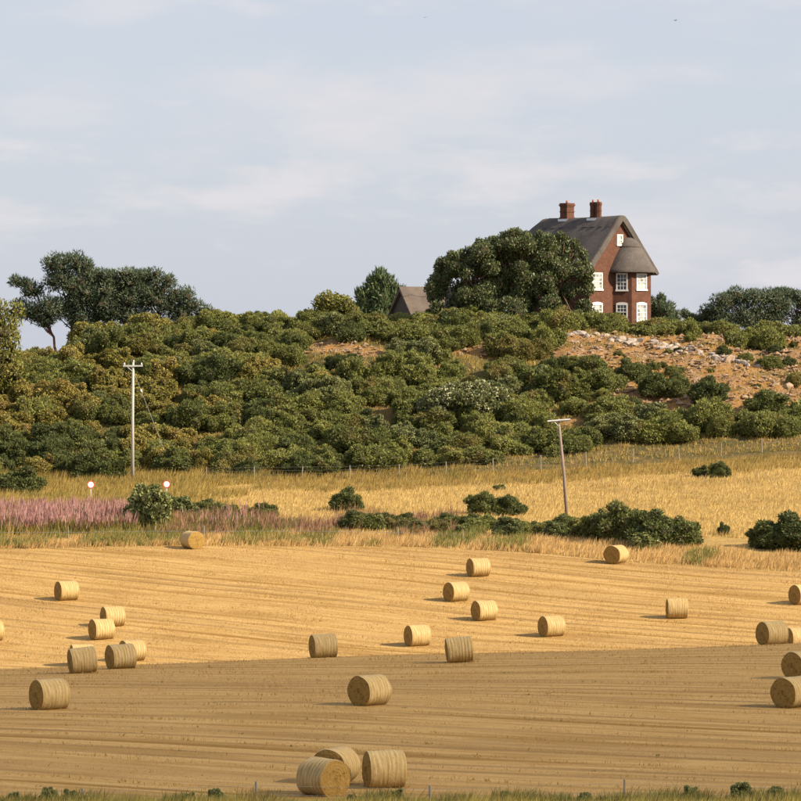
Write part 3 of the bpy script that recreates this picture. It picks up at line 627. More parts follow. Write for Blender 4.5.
def window(cx, cy, ang, w, z0, z1, pane_m, cols=3, rows=4, arch=0., lab=None):
    """sash window standing 6 cm proud of the wall plane; ang turns its face from the gable's"""
    ux, uy = cos(ang), sin(ang); nx, ny = sin(ang), -cos(ang)
    def P(a, z, d): return (cx+ux*a+nx*d, cy+uy*a+ny*d, z)
    def bar(mb, a0, a1, b0, b1, d0, d1):
        V = [P(a, z, d) for d in (d0, d1) for a, z in ((a0, b0), (a1, b0), (a1, b1), (a0, b1))]
        mb.add(V, [(3, 2, 1, 0), (4, 5, 6, 7), (0, 1, 5, 4), (1, 2, 6, 5), (2, 3, 7, 6), (3, 0, 4, 7)])
    h = w/2; t = .125; mb = MB()
    bar(mb, -h, -h+t, z0, z1, -.02, .06); bar(mb, h-t, h, z0, z1, -.02, .06)
    bar(mb, -h-.06, h+.06, z0-.1, z0+.06, -.02, .12)
    if arch:
        k = 9; V = []
        for d in (-.02, .062):
            for i in range(k):
                a = -h+w*i/(k-1); V.append(P(a, z1-.16, d)); 
            for i in range(k):
                a = -h+w*i/(k-1); V.append(P(a, z1+.02+arch*(1-(a/h)**2), d))
        FF = [(2*k+i, 2*k+i+1, 3*k+i+1, 3*k+i) for i in range(k-1)]+[(k+i, 3*k+i, 3*k+i+1, k+i+1) for i in range(k-1)]
        mb.add(V, FF)
    else: bar(mb, -h-.002, h+.002, z1-.15, z1, -.02, .062)
    win = obj('window', mb.mesh('window', M_white), house)
    mb = MB(); bar(mb, -h+t, h-t, z0+.06, z1-.15, -.01, .012); obj('pane', mb.mesh('pane', pane_m), win)
    mb = MB()
    for i in range(1, cols): a = -h+t+(w-2*t)*i/cols; bar(mb, a-.022, a+.022, z0+.06, z1-.15, .01, .035)
    for j in range(1, rows):
        z = z0+.06+(z1-z0-.21)*j/rows; wd = .04 if j*2 == rows else .022; bar(mb, -h+t, h-t, z-wd, z+wd, .01, .037 if j*2 != rows else .045)
    obj('glazing_bars', mb.mesh('glazing_bars', M_white), win)
window(-3.15, 0, 0, 1.45, 3.75, 5.38, M_glass_l); window(-3.15, 0, 0, 1.45, .85, 2.42, M_glass_l, arch=.12)
window(1.42, -1.5, 0, 1.42, 3.75, 5.34, M_glass_l); window(1.42, -1.5, 0, 1.42, .75, 2.42, M_glass_l, arch=.12)
ca = math.atan2(-1.55, 1.15); window(-.475, -.725, ca, 1.12, 3.7, 5.36, M_glass_d); window(-.475, -.725, ca, 1.12, .85, 2.42, M_glass_d, arch=.1)
window(-.05, 0, 0, .82, 8.1, 9.12, M_glass_l, 2, 2)
# chimneys: corbelled brick stacks astride the ridge
def chimney(v, twin):
    root = obj('chimney', None, house, loc=(0, v, 0)); mb = MB()
    mb.box(-.55, .55, -.62, .62, 9.6, 10.75)
    shafts = [(-.0, -.36), (.0, .36)] if twin else [(0, 0)]
    for sx, sy in shafts:
        r = .33 if twin else .5
        def octo(r_, z0, z1):
            c = 8 if twin else 4; of = pi/8 if twin else pi/4; rr = r_ if twin else r_*1.38
            V = [(sx+rr*cos(of+2*pi*k/c), sy+rr*sin(of+2*pi*k/c), z) for z in (z0, z1) for k in range(c)]
            mb.add(V, [tuple(range(c-1, -1, -1)), tuple(range(c, 2*c))]+[(k, (k+1) % c, c+(k+1) % c, c+k) for k in range(c)])
        octo(r*1.12, 10.74, 10.95); octo(r, 10.94, 12.0); octo(r*1.1, 11.45, 11.54); octo(r*1.1, 11.98, 12.1); octo(r*1.2, 12.095, 12.2); octo(r*1.08, 12.195, 12.33)
    st = obj('stack', mb.mesh('stack', M_brick), root)
    for sx, sy in shafts if twin else [(-.18, -.18), (.18, .18)]:
        m2 = MB(); m2.tube([(sx, sy, 12.32), (sx, sy, 12.42), (sx, sy, 12.58)], [.13, .11, .12], 10); obj('chimney_pot', m2.mesh('chimney_pot', M_pot, True), root)
    m2 = MB(); m2.add([(-.62, -.68, 10.62), (-.62, .68, 10.62), (-.7, .5, 10.53), (-.7, -.5, 10.53), (-.58, -.68, 10.78), (-.58, .68, 10.78)], [(3, 2, 1, 0), (0, 1, 5, 4)])
    m2.box(-.6, -.56, -.5, .5, 10.5, 10.72); obj('flashing', m2.mesh('flashing', M_lead), root)
chimney(7.35, False); chimney(3.35, True)

# thatched barn behind the tree
bp = np.array(((430-400.5)/F*398, 398., float(zt(2.3, 398.))-.35))
barn = obj('thatched_barn', None, loc=tuple(bp), rz=R(26), label='low barn with brown thatched roof half hidden behind the big tree', cat='barn')
hl, hw, ez, az = 3.1, 2.3, 2.0, 4.35
V = [(-hl, -hw, -.5), (-hl, hw, -.5), (-hl, hw, ez), (-hl, 0, az-.4), (-hl, -hw, ez)]; V += [(hl, y, z) for x, y, z in V]
M_board = plain('tarred_boards', (.06, .05, .045), (.10, .085, .07), 3, .85, .3, (1, 8, 1))
obj('wall', mesh('wall', V, [(0, 4, 3, 2, 1), (5, 6, 7, 8, 9), (0, 5, 9, 4), (1, 2, 7, 6)], M_board), barn)
mb = MB(); 
for s in (-1, 1):
    nseg = 14; VV = []
    for k in range(nseg+1):
        x = -hl-.3+(2*hl+.6)*k/nseg
        for y, z in ((0, az), (s*.9, az-.92), (s*(hw+.35), ez-.38), (s*(hw+.28), ez-.6), (s*.7, az-1.05), (0, az-.35)): VV.append((x, y, z+.03*sin(x*2.1+y)))
    FF = [(j*6+i, j*6+(i+1) % 6, (j+1)*6+(i+1) % 6, (j+1)*6+i) for j in range(nseg) for i in range(6)]+[(0, 1, 2, 3, 4, 5), tuple(nseg*6+i for i in (5, 4, 3, 2, 1, 0))]
    mb.add(VV, FF if s > 0 else [f[::-1] for f in FF])
br = obj('roof', mb.mesh('roof', M_thatch2), barn)
mb = MB(); VV = []; nseg = 36
for k in range(nseg+1):
    x = -hl-.34+(2*hl+.68)*k/nseg; sc2 = .22*abs(sin(x*1.25))
    for y, z in ((-(.75+sc2), az-(.75+sc2)*1.02+.07), (-.35, az-.28), (0, az+.1), (.35, az-.28), (.75+sc2, az-(.75+sc2)*1.02+.07)): VV.append((x, y, z))
mb.add(VV, [(j*5+i, j*5+i+1, (j+1)*5+i+1, (j+1)*5+i)[::-1] for j in range(nseg) for i in range(4)])
obj('ridge_cap', mb.mesh('ridge_cap', M_thatch2), br)

# ------------------------------------------------------------------ rock ledge and rubble
def rock_mat(name, a, b, c):
    m, nt = mat(name); n = N(nt); g = n('ShaderNodeNewGeometry'); oi = n('ShaderNodeObjectInfo'); P = g.outputs['Position']
    col = n.mix(g.outputs['Random Per Island'], c4(a), c4(b)); col = n.mix(n.rng(n.noise(P, 2.2, 5, .7), .5, .66), col, c4(c))
    k = n.rng(oi.outputs['Random'], 0, 1, .8, 1.15, False)
    col = n('ShaderNodeHueSaturation', {'Value': k, 'Color': col}).outputs[0]
    pb = n('ShaderNodeBsdfPrincipled', {'Base Color': col, 'Roughness': .9, 'Specular IOR Level': .15})
    nt.links.new(n('ShaderNodeBump', {'Height': n.noise(P, 5, 5, .7), 'Strength': .7, 'Distance': .1}).outputs[0], pb.inputs['Normal'])
    n.out(pb.outputs[0]); return m
M_ledge = rock_mat('ledge_rock', (.28, .235, .20), (.37, .32, .275), (.26, .175, .11)); M_rub = rock_mat('rubble_rock', (.29, .18, .095), (.38, .285, .20), (.26, .15, .065))
def stone(rs, sub=2):
    V0, F0 = ico(); g = np.random.default_rng(rs); v = V0.copy()
    for k in range(9):
        d = unit(g.normal(size=3)); o = g.uniform(.45, .8); q = v@d; v = v-np.outer(np.maximum(q-o, 0), d)
    v = v*(1+.05*g.normal(size=(len(v), 1))); return v, F0
ST = [stone(i) for i in range(6)]; ST_M = [mesh('rock', v, f, M_ledge) for v, f in ST]; ST_R = [mesh('rock', v, f, M_rub) for v, f in ST]
outcrop = obj('rock_ledge', None, loc=(0, 0, 0), label='pale broken rock ledge along the top of the bare slope', cat='rock ledge')
gL = np.random.default_rng(17)
for px in np.arange(560, 785, 5.2):
    if gL.random() < .12: continue
    py = np.interp(px, [560, 600, 640, 680, 720, 750, 785], [331, 334, 339, 346, 354, 359, 364])+gL.uniform(-1.5, 1.5)
    for k in range(2 if px > 610 else 1):
        p = at(px+gL.uniform(-2, 2), py+3+k*3.5); s = gL.uniform(.26, .6)
        obj('rock', ST_M[int(gL.integers(6))], outcrop, loc=(p[0], p[1], p[2]+.05), rz=gL.uniform(0, 6), s=(s*1.35, s*.9, s*gL.uniform(.6, 1.0)))
for px, py, s, lab in ((790, 388, .55, 'orange-pink boulder by the right edge below the ledge'), (776, 386, .36, 'smaller boulder beside the orange-pink one at the right edge'), (728, 362, .7, 'pale jutting block at the right end of the ledge'),
                       (655, 392, .3, 'small pale boulder in the rubble'), (745, 398, .32, 'pale boulder low on the rubble slope')):
    p = at(px, py); obj('boulder', ST_R[int(gL.integers(6))], loc=(p[0], p[1], p[2]+s*.25), rz=gL.uniform(0, 6), s=(s*1.2, s, s*.9), label=lab, cat='boulder')
Vs = []; Fs = []; b = 0; cnt = 0
icoV = np.array([(1, 0, 0), (-1, 0, 0), (0, 1, 0), (0, -1, 0), (0, 0, 1), (0, 0, -1)], float); icoF = np.array([(0, 2, 4), (2, 1, 4), (1, 3, 4), (3, 0, 4), (2, 0, 5), (1, 2, 5), (3, 1, 5), (0, 3, 5)])
while cnt < 3000:
    x = gL.uniform(-14, 44); y = gL.uniform(345, 380)
    if gL.random() > rock(x, y)*(1.0 if x > 10 else .9): continue
    s = .05+.24*gL.random()**3.0; v = icoV*(1+.3*gL.normal(size=(6, 1)))*s*np.array((1.3, 1, .8)); a = gL.uniform(0, 6.28)
    v = np.stack([v[:, 0]*cos(a)-v[:, 1]*sin(a), v[:, 0]*sin(a)+v[:, 1]*cos(a), v[:, 2]], 1)+np.array((x, y, float(zt(x, y))+s*.3+.06)); Vs.append(v); Fs.append(icoF+b); b += 6; cnt += 1
obj('rubble', mesh('rubble', np.concatenate(Vs), np.concatenate(Fs), M_rub), label='pale stone rubble strewn over the bare slope', cat='rubble', kind='stuff')

# ------------------------------------------------------------------ grasses (uncountable: one object each)
def grass(name, x, y, h, w, m, label, lean=(.25, 0), seg=1, cat='grass', rs=0, spread=.25):
    g = np.random.default_rng(rs); n = len(x); z = zt(x, y)-.03
    a = g.uniform(0, 2*pi, n); hh = h*(.55+.7*g.random(n))*(1+.35*np.sin(x*1.1+np.sin(y*.9)*2)*np.sin(x*.37+y*.8+1)); ww = w*(.7+.6*g.random(n))
    P = np.stack([x, y, z], 1); sd = np.stack([np.cos(a), np.sin(a), 0*a], 1)*ww[:, None]
    tip = P+np.stack([lean[0]*hh+g.normal(size=n)*spread*hh, lean[1]*hh+g.normal(size=n)*spread*hh, hh], 1)
    V = np.stack([P-sd, P+sd, tip], 1).reshape(-1, 3); Fc = np.arange(3*n).reshape(n, 3)
    return obj(name, mesh(name, V, Fc, m), label=label, cat=cat, kind='stuff')
def clumped(g, n, x0, x1, y0, y1, per=6, r=.15, ok=None):
    k = n//per; cx = g.uniform(x0, x1, k*3); cy = g.uniform(y0, y1, k*3); m_ = np.abs(cx) < .1*cy+2.5
    if ok is not None: m_ &= ok(cx, cy)
    cx, cy = cx[m_][:k], cy[m_][:k]
    return (np.repeat(cx, per)+g.normal(size=len(cx)*per)*r, np.repeat(cy, per)+g.normal(size=len(cy)*per)*r)
M_dry = foliage('dry_grass', (.51, .35, .125), (.71, .515, .22), (.47, .32, .12), transl=.3, patch=.18, objvar=0, spec=.15)
M_rough = foliage('rough_grass', (.27, .21, .058), (.48, .34, .105), (.22, .19, .052), transl=.3, patch=.3, objvar=0, spec=.15)
M_green = foliage('green_grass', (.13, .14, .036), (.26, .235, .065), (.32, .235, .08), transl=.3, patch=.4, objvar=0, spec=.15)
M_redweed = foliage('reddish_weed', (.24, .13, .075), (.36, .22, .13), (.20, .17, .06), transl=.3, patch=.5, objvar=0)
M_stub = foliage('stubble_straw', (.34, .20, .066), (.49, .335, .14), None, transl=.15, objvar=0, spec=.2)
M_stub2 = foliage('swath_straw', (.31, .18, .042), (.42, .27, .08), None, transl=.15, objvar=0, spec=.2)
gg = np.random.default_rng(77)
def isleft(x, y): return x < np.interp(y, [275, 300, 331], [-14, -15, -13.5])+2*np.sin(y*.5)
x, y = clumped(gg, 110000, -33, 38, 279, 328, 7, .2, lambda a, b: ~isleft(a, b) & (b > edge(a)+7)); grass('dry_grass', x, y, .3, .026, M_dry, 'pale golden dry grass field between the stubble and the hill', rs=1)
x, y = clumped(gg, 36000, -36, 38, 319, 337.5, 7, .25, lambda a, b: (b > 318+6*(a < -12)+1.2*np.sin(a*.4)+3) & ((a < 6) | (b < 330.5))); grass('bank_grass', x, y, .55, .03, M_rough, 'taller rough grass on the bank along the foot of the hill', rs=2)
x, y = clumped(gg, 42000, -36, -9, 284, 334, 7, .22, isleft); grass('rough_grass', x, y, .65, .035, M_rough, 'rough olive grass around the round road signs', rs=3)
x, y = clumped(gg, 52000, -34, 34, 262, 290, 7, .2, lambda a, b: (b > edge(a)+.2) & (b < edge(a)+8+1.2*np.sin(a*.7))); grass('verge_grass', x, y, .47, .028, M_dry, 'tall pale grass verge along the far edge of the stubble', lean=(.32, 0), rs=4)
x, y = clumped(gg, 48000, -34, 34, 262, 296, 7, .22, lambda a, b: (b > edge(a)+.8) & (b < edge(a)+15) & (np.sin(a*.55+b*.2)+np.sin(a*1.3-b*.35)+.9*(a < -8) - 1.0*(a > 9) > .2)); grass('verge_weeds', x, y, .62, .04, M_green, 'green weeds and grass growing through the verge', lean=(.15, 0), rs=5)
# stubble: short cut straws standing in drilled rows
def stub(n, y0, y1, rs, hgt, m, name, label, strip=False, wd=.014):
    g = np.random.default_rng(rs); x = g.uniform(-36, 36, n*3); y = g.uniform(y0, y1, n*3); k = (np.abs(x) < .1*y+1.5) & (y < edge(x)-.1)
    x, y = x[k], y[k]; w, _ = rowc(x, y)
    if strip:
        fr = ((w+.8*np.sin(x*.11))/6.4) % 1; k = (fr < .10) | ((fr > .5) & (fr < .54)); x, y = x[k], y[k]
    x, y = x[:n], y[:n]
    grass(name, x, y, hgt, wd, m, label, (.05, 0), rs=rs, cat='stubble', spread=.35)
stub(150000, 124, 212, 51, .055, M_stub, 'near_stubble', 'short cut straw stubble on the shaded near field', wd=.018)
stub(100000, 228, 276, 52, .09, M_stub, 'far_stubble', 'short cut straw stubble on the sunlit far field', wd=.022)
stub(70000, 124, 276, 53, .13, M_stub2, 'stubble_strips', 'lines of taller golden stubble left between the combine passes', True, wd=.022)
# field weeds, foreground fringe
x, y = clumped(gg, 1200, -26, 30, 126, 274, 6, .07, lambda a, b: b < edge(a)-1); grass('field_weeds', x, y, .1, .03, M_green, 'small green weeds dotted over the stubble', rs=6, spread=.6)
x, y = clumped(gg, 26000, -15, 15, 119.5, 124.6, 9, .12); grass('foreground_grass', x, y, .34, .011, M_rough, 'rough grass along the bottom edge of the picture', rs=7)
fw = np.concatenate([gg.normal(c, .35, 60) for c in (-11.5, -10, -6.8, -4.4, -.9, 1.5, 3.3, 4.8, 6.4, 8.1, 9.2, 10.5, 11.6)]); x = np.repeat(fw, 7)+gg.normal(size=len(fw)*7)*.1; y = np.repeat(gg.uniform(121, 124.2, len(fw)), 7)+gg.normal(size=len(fw)*7)*.1
grass('foreground_weeds', x, y, .46, .026, M_green, 'leafy green weeds along the bottom edge of the picture', rs=8, spread=.4)
# rosebay willowherb: leafy stems topped with pink flower spikes
M_pink = foliage('pink_flower', (.39, .18, .17), (.53, .315, .275), None, transl=.3, objvar=0)
def spikes(x, y, rs):
    g = np.random.default_rng(rs); n = len(x); z = zt(x, y); hh = .55+.75*g.random(n); le = .12*g.normal(size=(n, 2))
    base = np.stack([x, y, z-.03], 1); mid = base+np.stack([le[:, 0], le[:, 1], hh], 1); top = mid+np.stack([le[:, 0]*.6+.05, le[:, 1]*.6, .42+.2*g.random(n)], 1)
    r = .03+.02*g.random(n); a0 = g.uniform(0, 6.28, n); ring = [mid+np.stack([r*np.cos(a0+k*2.09), r*np.sin(a0+k*2.09), 0*r], 1) for k in range(3)]
    low = mid-np.array((0, 0, .18)); V = np.stack(ring+[top, low], 1).reshape(-1, 3)
    F0 = np.array([(0, 1, 3), (1, 2, 3), (2, 0, 3), (1, 0, 4), (2, 1, 4), (0, 2, 4)]); Fc = (F0[None]+5*np.arange(n)[:, None, None]).reshape(-1, 3)
    return V, Fc
x1, y1 = clumped(gg, 5400, -33, -18.8, 283, 296.5, 3, .3); x2, y2 = clumped(gg, 160, -18, -10, 283, 293, 3, .3, lambda a, b: np.sin(a*.9)+np.sin(b*.7+a*.3) > -.2)
x = np.concatenate((x1, x2)); y = np.concatenate((y1, y2)); obj('pink_willowherb', mesh('pink_willowherb', *spikes(x, y, 3), M_pink), label='drift of pink flowering willowherb beyond the stubble at left', cat='wildflowers', kind='stuff')
xs_ = np.repeat(x, 6)+gg.normal(size=len(x)*6)*.08; ys_ = np.repeat(y, 6)+gg.normal(size=len(x)*6)*.08
grass('willowherb_stems', xs_, ys_, 1.0, .05, M_green, 'green leafy stems below the pink flower drift', (.05, 0), rs=9, cat='wildflowers')

x, y = clumped(gg, 9000, -34, -16, 282, 298, 6, .25); grass('tall_grass', x, y, 1.05, .035, M_rough, 'tall tan grass growing among the pink flowers', (.15, 0), rs=10)
x, y = clumped(gg, 5200, -18, 4, 281, 294, 6, .25, lambda a, b: np.sin(a*.8+b*.4)+np.sin(a*.33-b*.6) > -.3); grass('reddish_weeds', x, y, .95, .045, M_redweed, 'reddish brown seeding weeds right of the pink flowers', (.1, 0), rs=11)
hx = gg.uniform(-40, 42, 60000); hy = gg.uniform(333, 376, 60000); kk = (rock(hx, hy) < gg.random(60000)*1.12) & (np.abs(hx) < .1*hy+2); hx = np.repeat(hx[kk][:24000], 3); hy = np.repeat(hy[kk][:24000], 3)
grass('hill_grass', hx+gg.normal(size=len(hx))*.1, hy+gg.normal(size=len(hx))*.1, .3, .045, M_rough, 'rough dry grass between the bushes and on the rocky slope', (.1, 0), rs=12)

# ------------------------------------------------------------------ straw bales
def straw_mat():
    m, nt = mat('straw_end'); n = N(nt); o = n('ShaderNodeTexCoord').outputs['Object']; s = n('ShaderNodeSeparateXYZ', {0: o})
    r = n.math('SQRT', n.math('ADD', n.math('POWER', s.outputs[1], 2.), n.math('POWER', n.math('SUBTRACT', s.outputs[2], .64), 2.)))
    f = n.noise(o, 7, 6, .75); ring = n.math('SINE', n.math('MULTIPLY', n.math('ADD', r, n.math('MULTIPLY', f, .09)), 62.))
    col = n.mix(n.rng(ring, -1, 1, 0, .16), c4((.31, .19, .052)), c4((.20, .115, .03))); col = n.mix(n.rng(f, .52, .68), col, c4((.10, .056, .018))); col = n.mix(n.rng(f, .46, .3), col, c4((.38, .255, .09)))
    pb = n('ShaderNodeBsdfPrincipled', {'Base Color': col, 'Roughness': .85, 'Specular IOR Level': .15})
    nt.links.new(n('ShaderNodeBump', {'Height': n.math('ADD', f, n.math('MULTIPLY', ring, .05)), 'Strength': .9, 'Distance': .06}).outputs[0], pb.inputs['Normal']); n.out(pb.outputs[0]); return m
def wrap_mat():
    m, nt = mat('net_wrapped_straw'); n = N(nt); o = n('ShaderNodeTexCoord').outputs['Object']; s = n('ShaderNodeSeparateXYZ', {0: o}); oi = n('ShaderNodeObjectInfo')
    v = n('ShaderNodeMapping', {'Vector': o, 'Scale': (10, 1.6, 1.6)}).outputs[0]; band = n.noise(v, 1.0, 3, .5); f = n.noise(o, 9, 6, .75)
    ln = n.math('SINE', n.math('ADD', n.math('MULTIPLY', s.outputs[0], 40.), n.math('MULTIPLY', n.noise(v, .55, 3), 9.)))
    col = n.mix(n.rng(band, .35, .65), c4((.37, .245, .080)), c4((.48, .345, .145))); col = n.mix(n.rng(f, .54, .7, 0, .8), col, c4((.22, .135, .05)))
    col = n.mix(n.rng(ln, .7, .98, 0, .42), col, c4((.20, .135, .06))); col = n.mix(n.rng(ln, -.75, -.98, 0, .3), col, c4((.5, .42, .29)))
    col = n('ShaderNodeHueSaturation', {'Value': n.rng(oi.outputs['Random'], 0, 1, .9, 1.08, False), 'Color': col}).outputs[0]
    pb = n('ShaderNodeBsdfPrincipled', {'Base Color': col, 'Roughness': .6, 'Specular IOR Level': .35})
    nt.links.new(n('ShaderNodeBump', {'Height': n.math('ADD', f, n.math('MULTIPLY', ln, -.15)), 'Strength': .6, 'Distance': .04}).outputs[0], pb.inputs['Normal']); n.out(pb.outputs[0]); return m
M_end = straw_mat(); M_wrap = wrap_mat(); BR, BL = .64, 1.2
def bale_meshes(rs):
    g = np.random.default_rng(rs); n = 44; xs = np.linspace(-BL/2, BL/2, 33); V = []
    ph = g.uniform(0, 6); lob = g.normal(size=4)*.006
    def rad(x, t):
        e = abs(x)/(BL/2); edge_ = -.018*max(0, (e-.92)/.08)**2
        return BR+edge_+.0045*cos(x*2*pi/(BL/7.5)+ph)+.010*sin(2*t+ph)+lob[0]*sin(3*t)+lob[1]*sin(5*t+x*3)+g.normal()*.003
    def pt(x, r, t): return (x, r*cos(t)*1.03, max(BR+r*sin(t)*.97, .07)-.07)
    ringL = [rad(-BL/2, 2*pi*k/n) for k in range(n)]; ringR = [rad(BL/2, 2*pi*k/n) for k in range(n)]
    for i, x in enumerate(xs):
        for k in range(n):
            r = ringL[k] if i == 0 else ringR[k] if i == len(xs)-1 else rad(x, 2*pi*k/n); V.append(pt(x, r, 2*pi*k/n))
    Fc = [(i*n+k, (i+1)*n+k, (i+1)*n+(k+1) % n, i*n+(k+1) % n) for i in range(len(xs)-1) for k in range(n)]
    wrap = mesh('net_wrap', V, [f[::-1] for f in Fc], M_wrap, True); ends = []
    for s, ring in ((-1, ringL), (1, ringR)):
        V = []; fr = [1, .965, .92, .84, .74, .63, .52, .41, .3, .2, .1, .04]
        for j, q in enumerate(fr):
            bul = (.0 if j == 0 else .035*(1-q**4)+.006*((-1)**j)+0) 
            for k in range(n): V.append(pt(s*(BL/2+bul+(g.normal()*.007 if j else 0)), ring[k]*q, 2*pi*k/n))
        V.append((s*(BL/2+.0), 0, BR-.05))
        Fc = [(j*n+k, j*n+(k+1) % n, (j+1)*n+(k+1) % n, (j+1)*n+k) for j in range(len(fr)-1) for k in range(n)]+[((len(fr)-1)*n+k, (len(fr)-1)*n+(k+1) % n, len(fr)*n) for k in range(n)]
        ends.append(mesh('end_face', V, Fc if s > 0 else [f[::-1] for f in Fc], M_end, True))
    return wrap, ends
LS = []
BM = [bale_meshes(200+i) for i in range(4)]
GRP = 'round straw bales on the stubble'
# (photo x, foot y or None, distance or None, yaw in degrees, lean, label)
BALES = [
 (66, 601, None, 27, 0, 'sunlit bale standing alone at the far left of the stubble'),
 (101, 642, 236, 27, 0, 'sunlit left-end-dark bale in front of its neighbour in the left-hand pair'),
 (112, 633, 240.5, 22, 0, 'sunlit bale tucked behind its neighbour in the left-hand pair'),
 (82.5, 673.5, None, 16, -5, 'shaded tilted bale with a sunlit bale directly behind it, left'),
 (81, 660, 226.5, 16, 0, 'bale showing only its lit top behind the shaded tilted one at left'),
 (120.5, 669, None, 26, -2, 'shaded bale with clear wrap bands and a lit bale behind its right end'),
 (131.5, 662, 228, 30, 0, 'sunlit bale half hidden behind the shaded bale with clear wrap bands'),
 (48.5, 710, None, 32, 0, 'large shaded bale alone at the left of the near field'),
 (323.5, 657.5, 203.5, 17, -2, 'shaded bale standing on the crest line, left of centre'),
 (369.5, 706, None, 45, 0, 'large shaded bale showing a wide dark end in the centre of the near field'),
 (460.5, 663, None, 5, -6, 'leaning shaded bale on the crest right of centre'),
 (417.5, 643, 233, 24, 0, 'sunlit bale just beyond the crest at centre'),
 (456.5, 602, None, 33, 0, 'sunlit bale in the middle of the far field, left of a nearer one'),
 (484.5, 621, None, 27, 0, 'sunlit bale with a dark end, second nearest behind the leaning shaded bale'),
 (478.5, 577, None, 22, 0, 'sunlit bale high in the centre of the far field'),
 (552, 637, None, 27, 0, 'sunlit bale alone beyond the crest, right of centre'),
 (677.5, 619, None, 4, 0, 'sunlit bale seen side-on with its shadow to the left'),
 (616.5, 564, None, 58, 0, 'bale with its round end towards us beside the far verge, right'),
 (192, 549, None, -58, 0, 'bale with a bright round end by the far verge, left'),
 (773, 645, 205, 28, 0, 'shaded bale on the crest at right, touching a lit one'),
 (799, 647, 229.5, 20, 0, 'lit bale cut by the right edge behind the shaded crest bale'),
 (794, 708, None, 45, 0, 'large shaded bale with a wide dark end at the right edge'),
 (803, 687, 171, 40, 0, 'bale peeping out above the large shaded one at the right edge'),
 (803, 605, None, 32, 0, 'sunlit bale with dark end cut by the right edge, far field'),
 (-10, 643, 236, 28, 0, 'bale of which only a sliver shows at the left edge'),
 (323, 797, None, -48, 0, 'nearest bale showing its round straw end and grey wrap, lower left of three'),
 (335, 785, None, 66, 0, 'bale behind the nearest one, showing its round end'),
 (384.5, 789, None, 14, 0, 'large bale side-on at the bottom, right of the other two')]
for i, (px, py, D, yaw, lean, lab) in enumerate(BALES):
    p = gnd(px, D) if D else at(px, py); wrap, ends = BM[i % 4]
    b_ = obj('straw_bale', None, loc=(p[0], p[1]+BR*.5, float(zt(p[0], p[1]+BR*.5))-.01), rz=R(yaw), label=lab, cat='bale', group=GRP)
    b_.rotation_euler[1] = R(lean)
    if lean: b_.location[2] += abs(sin(R(lean)))*BL*.3
    LS.append((b_.location[0], b_.location[1], R(yaw))); obj('net_wrap', wrap, b_); 
    for e in ends: obj('end_face', e, b_)

lx_ = []; ly_ = []
for bx, by, a in LS:
    u = gg.uniform(-.75, .75, 130); v_ = gg.normal(size=130)*.42; lx_.append(bx+u*cos(a)-v_*sin(a)); ly_.append(by+u*sin(a)+v_*cos(a))
grass('loose_straw', np.concatenate(lx_), np.concatenate(ly_), .11, .02, M_stub2, 'loose straw lying round the feet of the bales', rs=13, spread=.9, cat='straw')

# ------------------------------------------------------------------ poles, signs, fences, birds
M_pole_w = plain('weathered_pole', (.36, .34, .30), (.46, .44, .40), 2, .8, .3, (6, 6, .4)); M_pole_b = plain('brown_pole', (.20, .15, .125), (.28, .215, .18), 2, .85, .3, (6, 6, .4))
M_galv = plain('galvanised', (.42, .43, .43), (.52, .53, .53), 5, .5); M_post = plain('fence_post', (.22, .19, .15), (.32, .28, .22), 5, .9, .3, (3, 3, .5)); M_wire = plain('wire', (.22, .22, .22), (.3, .3, .3), 5, .5)
M_red = plain('sign_red', (.62, .03, .03), (.66, .04, .04), 3, .4); M_signw = plain('sign_white', (.8, .8, .8), (.84, .84, .84), 3, .4); M_signb = plain('sign_back', (.18, .18, .18), (.24, .24, .24), 3, .6)
p = at(132.5, 480.5); ht = 118/F*p[1]
pole = obj('utility_pole', None, loc=tuple(p), label='tall straight white-lit utility pole with crossarm at left', cat='pole')
mb = MB(); mb.tube([(0, 0, -.5), (0, 0, ht*.5), (.06, 0, ht)], [.15, .13, .10], 10); obj('post', mb.mesh('post', M_pole_w, True), pole)
mb = MB(); mb.box(-.78, .86, -.17, -.09, ht-.34, ht-.22); arm = obj('crossarm', mb.mesh('crossarm', M_galv), pole)
for dx in (-.66, .1, .76):
    mb = MB(); zb = ht-.22 if dx != .1 else ht; mb.tube([(dx, -.13 if dx != .1 else 0, zb-.02), (dx, -.13 if dx != .1 else 0, zb+.06), (dx, -.13 if dx != .1 else 0, zb+.2)], [.035, .07, .045], 8); obj('insulator', mb.mesh('insulator', M_white, True), arm)
mb = MB(); mb.tube([(-.45, -.13, ht-.34), (-.02, -.13, ht-.72)], .025, 5); obj('brace', mb.mesh('brace', M_galv), pole)
q = at(172, 470); st0 = np.array((.08, -.1, ht-.7)); st1 = q-p; mb = MB(); mb.tube([st0, st1], .014, 5); stay = obj('stay_wire', mb.mesh('stay_wire', M_galv), pole)
mid = st0+(st1-st0)*.2; dr = (st1-st0)/np.linalg.norm(st1-st0); mb = MB(); mb.tube([mid-dr*.14, mid-dr*.1, mid+dr*.1, mid+dr*.14], [.03, .09, .09, .03], 8); obj('stay_insulator', mb.mesh('stay_insulator', M_white, True), stay)
p = at(568, 524); ht = 105/F*p[1]; lx = -9.5/F*p[1]
pole = obj('utility_pole', None, loc=tuple(p), label='brown wooden utility pole leaning left with a pale crossarm', cat='pole')
mb = MB(); mb.tube([(0, 0, -.5), (lx*.45, 0, ht*.5), (lx, 0, ht)], [.135, .115, .095], 10); obj('post', mb.mesh('post', M_pole_b, True), pole)
mb = MB(); mb.tube([(lx-.8, -.16, ht-.18), (lx+.86, -.16, ht-.04)], .075, 4); obj('crossarm', mb.mesh('crossarm', M_galv), pole)
